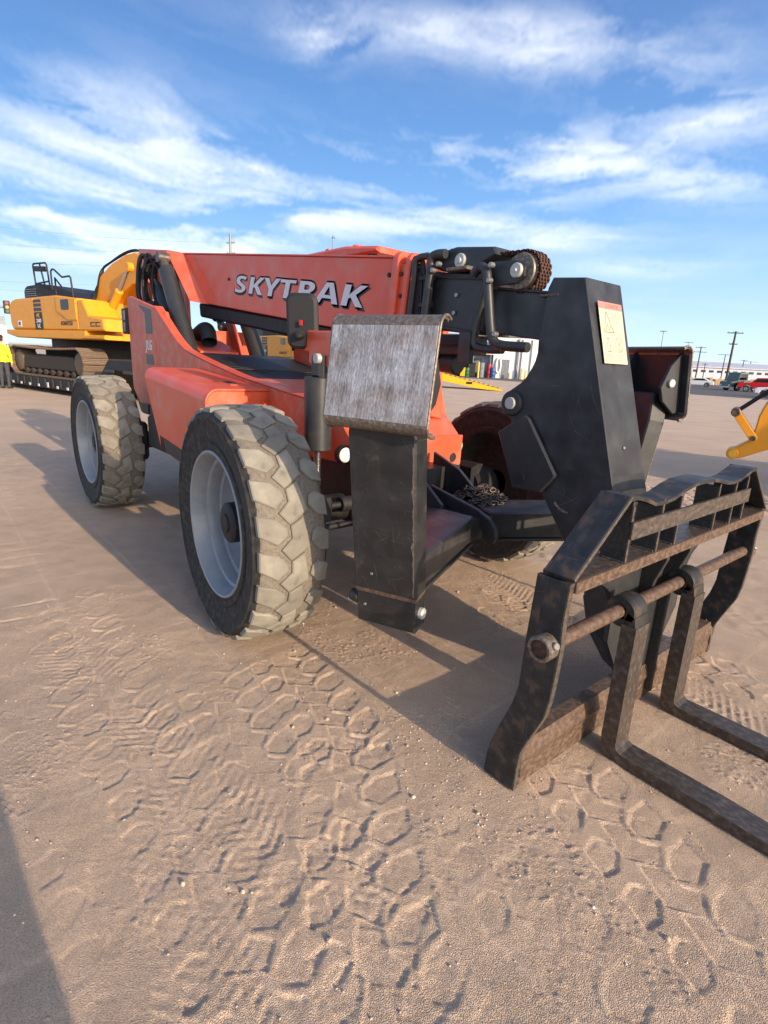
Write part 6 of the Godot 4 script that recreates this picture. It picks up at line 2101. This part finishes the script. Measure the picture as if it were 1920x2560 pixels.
func build_depot() -> void:
	var o := at_px(1261.0, 940.3, 78.0)
	o.y = 0.0
	var ex := Vector3(0.75, 0, -0.66).normalized()
	var B := Basis(ex, Vector3.UP, ex.cross(Vector3.UP))
	var D := node("depot_building", null, Transform3D(B, o))
	tag(D, "white depot building with grey door and lean-to behind the loading ramp", "building")
	var w := MB.new()
	w.bx(Vector3(-1.8, 0, -9.0), Vector3(7.0, 5.6, -0.02), 0.03)
	put(w, "wall", M.white, D)
	var g := MB.new()
	g.bx(Vector3(-16.0, 0, -9.0), Vector3(-1.82, 4.9, -1.6), 0.03)
	put(g, "wall", M.light_panel, D)
	var rf := MB.new()
	rf.bx(Vector3(-16.2, 5.62, -9.2), Vector3(7.2, 5.8, 0.2), 0.03)
	put(rf, "roof", M.grey_panel, D)
	var dr := MB.new()
	dr.bx(Vector3(-0.6, 0.02, -0.03), Vector3(0.48, 2.6, 0.03), 0.01)
	var dro := put(dr, "door", M.grey_panel, D)
	var hn := MB.new()
	hn.cyl(Vector3(0.35, 1.2, 0.03), Vector3(0.35, 1.2, 0.09), 0.03, 8)
	put(hn, "handle", M.bolt, dro)
	for x in [-0.66, 0.5]:
		var jb := MB.new()
		jb.bx(Vector3(x, 0.0, -0.02), Vector3(x + 0.06, 2.68, 0.05), 0.008)
		put(jb, "door_jamb", M.white, D)
	for x in [1.45, 2.1, 3.4]:
		var pi := MB.new()
		pi.bx(Vector3(x, 0, -0.01), Vector3(x + 0.25, 5.4, 0.22), 0.02)
		put(pi, "wall_strip", M.grey_panel if x < 1.6 else M.white, D)  # the grey one is a raised strip painted in place of a recess
	var aw := MB.new()
	aw.bx(Vector3(-7.2, 3.15, -1.6), Vector3(-1.75, 3.32, 0.6), 0.02)
	put(aw, "awning", M.white, D)
	for x in [-7.0, -4.6, -2.2]:
		var ps := MB.new()
		ps.bx(Vector3(x, 0, 0.4), Vector3(x + 0.12, 3.15, 0.52), 0.01)
		put(ps, "awning_post", M.galvanised, D)
	var op := MB.new()
	op.bx(Vector3(-6.4, 0.02, -1.61), Vector3(-3.4, 2.6, -1.55), 0.01)
	put(op, "doorway", M.grey_panel, D)
	var rm := MB.new()
	var pts := []
	for k in 21:
		pts.append(Vector3(-1.0 + cos(TAU * k / 20) * 0.32, 1.75 + sin(TAU * k / 20) * 1.0, 0.16))
	rm.tube(pts, 0.12, 8, false)
	var ro := put(rm, "hose_coil", M.white)
	ro.transform = Transform3D(B, o)
	tag(ro, "white hose coiled on the depot wall beside the grey door", "hose")
	var stuff := [["drum", -1.7, 0.5, 0.42, 1.45, "blue", "blue steel drum standing by the depot's white wall"], ["drum", -2.25, 0.4, 0.32, 1.9, "red", "narrow red tank standing between blue drum and grey bin"], ["drum", -5.3, 0.7, 0.36, 1.25, "green", "green drum under the depot awning"], ["drum", -3.3, 0.2, 0.40, 2.0, "grey_panel", "tall grey bin under the depot awning"]]
	for q in stuff:
		var d := node(q[0], null, Transform3D(B, o + B * Vector3(q[1], 0, q[2])))
		tag(d, q[6], "drum")
		var mb := MB.new()
		var r: float = q[3]
		var h: float = q[4]
		mb.lathe(Transform3D(Basis(Vector3.RIGHT, -PI / 2), Vector3.ZERO), [Vector2(0, 0), Vector2(r, 0), Vector2(r, h * 0.33), Vector2(r * 1.04, h * 0.35), Vector2(r, h * 0.37), Vector2(r, h * 0.64), Vector2(r * 1.04, h * 0.66), Vector2(r, h * 0.68), Vector2(r, h * 0.98), Vector2(r * 0.97, h), Vector2(r * 0.95, h * 0.98), Vector2(0, h * 0.98)], 20)
		put(mb, "shell", M[q[5]], d)
		var bu := MB.new()
		bu.cyl(Vector3(r * 0.6, h * 0.97, 0), Vector3(r * 0.6, h * 1.01, 0), 0.05, 8)
		put(bu, "bung", M.galvanised, d)
	for q in [[-3.75, 6.0, 2.1, "yellow safety post in front of the depot awning"], [2.25, 0.8, 1.5, "yellow safety post against the white wall right of the depot door"], [0.55, 0.7, 0.8, "short tan post at the corner of the depot's grey door"], [2.75, 0.9, 1.3, "yellow safety post second from the depot door"]]:
		var bo := node("bollard", null, Transform3D(B, o + B * Vector3(q[0], 0, q[1])))
		tag(bo, q[3].replace("right of", "past"), "bollard")
		var mb := MB.new()
		mb.lathe(Transform3D(Basis(Vector3.RIGHT, -PI / 2), Vector3.ZERO), [Vector2(0.12, 0), Vector2(0.12, q[2] - 0.06), Vector2(0.08, q[2] - 0.01), Vector2(0, q[2])], 14, 60)
		put(mb, "post", M.safety if q[2] > 1.0 else M.tan_box, bo)
		var cb := MB.new()
		cb.cyl(Vector3.ZERO, Vector3(0, 0.05, 0), 0.2, 14)
		put(cb, "footing", M.grey_panel, bo)
	var bins := [[-4.6, 0.4, 0.9, 2.0, "black_flat", "tall black cabinet under the depot awning"], [-5.9, 1.0, 0.7, 1.25, "safety", "yellow pump box on the ground under the depot awning"], [-7.0, 0.5, 1.4, 1.2, "black_flat", "wide black crate at the end of the depot awning"], [-5.6, -0.2, 1.0, 2.1, "plastic", "dark grey bin behind the yellow pump box"]]
	for q in bins:
		var bn := node("storage_bin", null, Transform3D(B, o + B * Vector3(q[0], 0, q[1])))
		tag(bn, q[5], "bin")
		var mb := MB.new()
		var hw: float = q[2] / 2
		mb.prism(xy(0), V2([-hw * 0.9, 0.06, hw * 0.9, 0.06, hw, q[3] * 0.9, -hw, q[3] * 0.9]), -0.35, 0.35, 0.03)
		put(mb, "body", M[q[4]], bn)
		var ld := MB.new()
		ld.prism(xy(0), V2([-hw * 1.06, q[3] * 0.9, hw * 1.06, q[3] * 0.9, hw * 0.95, q[3], -hw * 0.95, q[3]]), -0.38, 0.38, 0.02)
		put(ld, "lid", M[q[4]], bn)
		for x in [-hw * 0.7, hw * 0.7]:
			var ft := MB.new()
			ft.bx(Vector3(x - 0.06, 0, -0.3), Vector3(x + 0.06, 0.06, 0.3), 0.01)
			put(ft, "foot", M.black_flat, bn)
	var sg := node("sign_board", null, Transform3D(B, o + B * Vector3(-7.05, 0, 0.56)))
	tag(sg, "plain yellow board on the end post of the depot awning", "sign")
	var sb := MB.new()
	sb.bx(Vector3(-0.3, 2.05, 0.0), Vector3(0.3, 3.05, 0.04), 0.01)
	put(sb, "panel", M.safety, sg)

func build_ramp() -> void:
	var tip := Vector3(-20.9, 0, -27.3)
	var ex := Vector3(0.78, 0, -0.62).normalized()
	var B := Basis(ex, Vector3.UP, ex.cross(Vector3.UP))
	var R := node("loading_ramp", null, Transform3D(B, tip))
	tag(R, "yellow steel loading ramp resting on the sand before the white depot", "ramp")
	for z in [0.0, -2.2]:
		var s := MB.new()
		s.prism(xy(0), V2([0, 0.01, 0, 0.10, -4.2, 0.98, -9.5, 1.70, -9.5, 1.25, -4.2, 0.50, -1.4, 0.08]), z - 0.05, z + 0.05, 0.01)
		put(s, "side_beam", M.safety, R)
	var d := MB.new()
	d.prism(xy(0), V2([0, 0.06, -4.2, 0.92, -9.5, 1.64, -9.5, 1.58, -4.2, 0.86, -0.2, 0.02]), -2.14, -0.06, 0.005)
	put(d, "deck", M.rust, R)
	for k in 26:
		var t := MB.new()
		var x := -0.3 - 0.33 * k
		var y := 0.10 - 0.2095 * x if x > -4.2 else 0.98 - (x + 4.2) * 0.136
		t.bx(Vector3(x - 0.03, y - 0.03, -2.1), Vector3(x + 0.03, y + 0.03, 0.04), 0.006)
		put(t, "cleat", M.rust, R)
	for q in [[-9.2, 1.3], [-5.6, 0.72]]:
		for z in [0.0, -2.2]:
			var l := MB.new()
			l.bx(Vector3(q[0] - 0.06, 0, z - 0.06), Vector3(q[0] + 0.06, q[1], z + 0.06), 0.01)
			put(l, "leg", M.safety, R)
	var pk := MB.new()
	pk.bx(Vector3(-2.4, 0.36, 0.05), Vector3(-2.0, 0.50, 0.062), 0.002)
	put(pk, "painted_pocket", M.black_print, R)  # black plate paints the dark of an opening; the beam stays solid

func build_far() -> void:
	# ---- utility poles
	pole(1840.2, 828.2, 85.0, [[0.25, 2.2], [1.9, 1.2]], M.wood, "thick leaning wooden utility pole rising beside the red pickup", 0.0, 0.19)
	pole(1659.8, 826.3, 112.0, [[0.2, 1.3]], M.galvanised, "thin street light pole with short crossarm behind the raised outrigger", 0.0, 0.10)
	pole(1722.5, 854.3, 142.0, [[0.2, 2.2]], M.galvanised, "thin pale pole with crossarm beyond the outrigger foot", 0.0, 0.10)
	pole(1753.3, 866.8, 140.0, [[0.2, 2.4], [1.3, 3.0]], M.wood, "brown utility pole with two crossarms before the long warehouse", 0.0, 0.18)
	pole(1763.6, 908.3, 190.0, [[0.3, 1.8]], M.wood, "short distant utility pole with one crossarm before the warehouse wall", 0.0, 0.16)
	pole(1814.1, 886.1, 170.0, [[0.1, 4.0]], M.wood, "utility pole with one wide crossarm behind the thick leaning pole", 0.0, 0.17)
	pole(1860.4, 899.6, 200.0, [[0.2, 2.4]], M.wood, "distant utility pole rising behind the grey truck", 0.0, 0.18)
	pole(1877.8, 903.5, 215.0, [[0.2, 5.0]], M.wood, "distant utility pole with broad crossarm behind the red pickup", 0.0, 0.18)
	var ta := pole(575.0, 584.0, 80.0, [[1.2, 1.4], [2.6, 1.4], [4.0, 1.4]], M.galvanised, "tall grey transmission pole standing beyond the rear of the orange boom", 0.0, 0.22)
	pole(833.0, 588.0, 90.0, [[0.4, 0.6]], M.galvanised, "slim grey mast rising beyond the handler's cab roof", 0.0, 0.13)
	# ---- overhead lines running to a pole far out on the same line
	var ends := [[490.0, 528.0, 1.2, 0.0], [527.0, 548.0, 2.6, 0.0], [565.0, 578.0, 4.0, 0.0], [608.0, 622.0, 6.6, 0.0], [626.0, 640.0, 7.8, 0.0]]
	for i in ends.size():
		var a := at_px(0.0, ends[i][0] * 1.1573, 70.0)
		var b := Vector3(ta.x, ta.y - ends[i][2], ta.z)
		var dir := a - b
		var far := b + dir * 2.4
		var mid := a + Vector3(0, 0.0, 0)
		var w := MB.new()
		var pts := []
		for k in 25:
			var t := k / 24.0
			var p := b.lerp(far, t)
			p.y = lerpf(b.y, a.y, t * 2.4) + 1.6 * (t * 2.4) * (t * 2.4 - 1.0)
			pts.append(p)
		w.tube(pts, 0.014, 5)
		var wo := put(w, "power_line", M.galvanised)
		tag(wo, ["uppermost overhead power line strung from the tall grey transmission pole", "second overhead power line down from the top of the grey transmission pole", "third overhead power line down, just over the excavator's handrails", "fourth overhead power line down, level with the excavator's dark roof cover", "lowest overhead power line, passing behind the excavator's counterweight"][i], "power line", "overhead lines behind the excavator")
	var fp := Vector3(ta.x, 0, ta.z) + (at_px(0.0, 567.0, 70.0) - ta) * Vector3(1, 0, 1) * 2.4
	var P := node("utility_pole", null, Transform3D(Basis(), fp))
	tag(P, "tall grey transmission pole at the far end of the power lines", "pole", "utility poles across the yard")
	var pm := MB.new()
	pm.cyl(Vector3.ZERO, Vector3(0, ta.y + 6.0, 0), 0.24, 10, 0.01, 0.17)
	put(pm, "post", M.galvanised, P)
	# ---- long warehouse
	var o := at_px(1690.0, 953.0, 200.0)
	o.y = 0
	var ex := (at_px(1920.0, 962.0, 200.0) - at_px(1690.0, 953.0, 200.0)) * Vector3(1, 0, 1)
	ex = ex.normalized()
	var B := Basis(ex, Vector3.UP, ex.cross(Vector3.UP))
	var W := node("warehouse", null, Transform3D(B, o))
	tag(W, "long pale grey warehouse with a row of small windows beyond the car park", "building")
	var wl := MB.new()
	wl.bx(Vector3(-14, 0, -30), Vector3(75, 5.0, 0), 0.05)
	put(wl, "wall", M.light_panel, W)
	var ro := MB.new()
	ro.prism(Transform3D(Basis(Vector3(0, 0, 1), Vector3(0, 1, 0), Vector3(-1, 0, 0)), Vector3(76, 0, 0)), V2([0.6, 5.0, 0.6, 5.3, -8.0, 7.2, -30, 7.3, -30, 5.0]), 0.0, 91.0, 0.05)
	put(ro, "roof", M.light_panel, W)
	for k in 30:
		var wi := MB.new()
		wi.bx(Vector3(-12 + 2.9 * k, 3.3, -0.02), Vector3(-10.3 + 2.9 * k, 4.1, 0.06), 0.02)
		put(wi, "window", M.glass, W)
	# ---- fence before the warehouse
	var fo := at_px(1700.0, 962.0, 120.0)
	fo.y = 0
	var F := node("yard_fence", null, Transform3D(B, fo))
	tag(F, "weathered brown board fence between the car park and the warehouse", "fence")
	var rng := RandomNumberGenerator.new()
	rng.seed = 8
	for k in 60:
		var b := MB.new()
		var h := rng.randf_range(1.2, 1.7)
		b.bx(Vector3(-8 + 0.62 * k, 0, -0.03), Vector3(-7.42 + 0.62 * k, h, 0.03), 0.01)
		put(b, "board", M.wood if rng.randf() < 0.7 else M.tan_box, F)
	# ---- vehicles
	var cx := Vector3(0.953, 0, -0.304).normalized()
	var CB := Basis(cx, Vector3.UP, cx.cross(Vector3.UP))
	var pick := V2([0.0, 0.45, 0.02, 1.0, 0.15, 1.12, 1.45, 1.18, 2.05, 1.78, 3.35, 1.82, 3.55, 1.25, 5.5, 1.25, 5.55, 0.55, 4.95, 0.45, 4.85, 0.75, 4.45, 0.9, 4.05, 0.75, 3.95, 0.42, 1.55, 0.42, 1.45, 0.75, 1.05, 0.9, 0.65, 0.75, 0.55, 0.45])
	var pglass := V2([1.62, 1.22, 2.10, 1.68, 3.28, 1.72, 3.36, 1.24])
	build_car("pickup_truck", Transform3D(CB, Vector3(-24.6, 0, -79.9)), pick, pglass, 1.95, [1.05, 4.45], 0.39, M.red_car, "red pickup truck parked beside the thick leaning pole", "truck")
	var lorry := V2([0.0, 0.5, 0.02, 1.15, 0.9, 1.3, 1.1, 2.35, 2.3, 2.4, 2.35, 1.3, 6.2, 1.3, 6.2, 0.8, 5.6, 0.7, 4.6, 0.7, 4.5, 0.6, 1.7, 0.55, 1.55, 0.95, 1.05, 1.0, 0.6, 0.9, 0.5, 0.5])
	var lglass := V2([1.02, 1.4, 1.18, 2.2, 2.2, 2.25, 2.25, 1.4])
	var CL := Basis(Vector3(0.55, 0, -0.835).normalized(), Vector3.UP, Vector3(0.835, 0, 0.55).normalized())
	build_car("flatbed_truck", Transform3D(CL, Vector3(-26.3, 0, -80.5)), lorry, lglass, 2.2, [1.05, 5.1], 0.45, M.green_car, "grey-green flatbed truck parked behind the red pickup", "truck")
	var sedan := V2([0.0, 0.35, 0.0, 0.75, 0.2, 0.85, 1.3, 0.95, 2.0, 1.42, 3.3, 1.45, 4.1, 1.0, 4.7, 0.95, 4.75, 0.4, 4.2, 0.35, 4.1, 0.6, 3.75, 0.75, 3.4, 0.6, 3.3, 0.3, 1.3, 0.3, 1.2, 0.6, 0.85, 0.75, 0.5, 0.6, 0.4, 0.32])
	var sglass := V2([1.5, 0.98, 2.06, 1.34, 3.25, 1.37, 3.85, 1.02])
	build_car("sedan", Transform3D(CB, Vector3(-15.9, 0, -58.3)), sedan, sglass, 1.8, [0.85, 3.75], 0.32, M.white_car, "white sedan parked on the asphalt in front of the red pickup", "car")
	build_car("sedan", Transform3D(CB, Vector3(-38.0, 0, -95.0)), sedan, sglass, 1.8, [0.85, 3.75], 0.32, M.white_car, "small pale sedan parked before the brown board fence", "car")
	# ---- far edge by the low trailer: signal arm, box truck, shrub
	var sp := at_px(17.0, 768.0, 40.0)
	var Tn := node("traffic_signal", null, Transform3D(Basis(), Vector3(sp.x, 0, sp.z)))
	tag(Tn, "traffic signal hanging on a mast arm behind the excavator counterweight", "traffic signal")
	var hd := MB.new()
	hd.bx(Vector3(-0.16, sp.y - 0.45, -0.2), Vector3(0.16, sp.y + 0.45, 0.2), 0.04)
	put(hd, "signal_head", M.black_flat, Tn)
	for k in 3:
		var le := MB.new()
		le.cyl(Vector3(0.16, sp.y - 0.28 + 0.28 * k, 0), Vector3(0.2, sp.y - 0.28 + 0.28 * k, 0), 0.1, 14)
		put(le, "lens", [M.green, M.safety, M.red][k], Tn)
	var ar := MB.new()
	ar.tube([Vector3(-0.2, sp.y, -0.9), Vector3(-0.2, sp.y, 6.0)], 0.07, 8)
	ar.cyl(Vector3(-0.2, 0, 6.0), Vector3(-0.2, sp.y + 0.4, 6.0), 0.13, 12)
	put(ar, "mast", M.galvanised, Tn)
	var bt := node("box_truck", null, Transform3D(Basis(Vector3(0.25, 0, 0.968), Vector3.UP, Vector3(-0.968, 0, 0.25)), Vector3(-50.5, 0, -0.2)))
	tag(bt, "white box truck parked far beyond the low trailer", "truck")
	var bb := MB.new()
	bb.bx(Vector3(-3.0, 0.9, -1.2), Vector3(3.2, 3.5, 1.2), 0.04)
	put(bb, "cargo_box", M.white, bt)
	var bc := MB.new()
	bc.prism(xy(0), V2([3.25, 0.5, 3.25, 2.6, 4.0, 2.55, 4.5, 1.6, 5.2, 1.4, 5.25, 0.5]), -1.05, 1.05, 0.06)
	put(bc, "cab", M.white_car, bt)
	var bg := MB.new()
	bg.prism(xy(0), V2([3.6, 1.65, 3.6, 2.4, 3.95, 2.4, 4.35, 1.65]), -1.06, 1.06, 0.02)
	put(bg, "window", M.glass, bt)
	for x in [-1.8, 4.3]:
		for s in [-1.0, 1.0]:
			var w := MB.new()
			w.cyl(Vector3(x, 0.45, s * 0.85), Vector3(x, 0.45, s * 1.1), 0.45, 20, 0.04)
			put(w, "wheel", M.rubber, bt)
	var sh := node("shrub", null, Transform3D(Basis(), Vector3(-42.5, 0, -2.55)))
	tag(sh, "dark green shrub growing beyond the low trailer", "shrub")
	var lv := MB.new()
	lv.colored = true
	for k in 1400:
		var d := Vector3(rng.randfn(), rng.randfn(), rng.randfn()).normalized()
		var p := Vector3(0, 0.72, 0) + d * Vector3(0.7, 0.62, 0.9) * (0.55 + 0.45 * rng.randf()) * (1.0 + 0.25 * sin(d.x * 7.0 + d.z * 5.0))
		if p.y < 0.1:
			continue
		var s := rng.randf_range(0.07, 0.14)
		var bq := Basis.from_euler(Vector3(rng.randf() * 6.3, rng.randf() * 6.3, rng.randf() * 6.3))
		var kk := rng.randf_range(0.6, 1.3)
		lv.cur = Color(0.045 * kk, 0.065 * kk, 0.035 * kk)
		lv.quad(p + bq * Vector3(-s, 0, 0), p + bq * Vector3(0, -s * 0.5, 0), p + bq * Vector3(s, 0, 0), p + bq * Vector3(0, s * 0.5, 0), bq.z)
	var lm := mat(Color.WHITE, 0.7)
	lm.vertex_color_use_as_albedo = true
	put(lv, "crown", lm, sh)
	var tk := MB.new()
	for k in 5:
		tk.cyl(Vector3(0, 0, 0), Vector3(cos(k * 1.3) * 0.3, 0.8, sin(k * 1.3) * 0.4), 0.06, 8, 0.005, 0.03)
	put(tk, "stem", M.wood, sh)
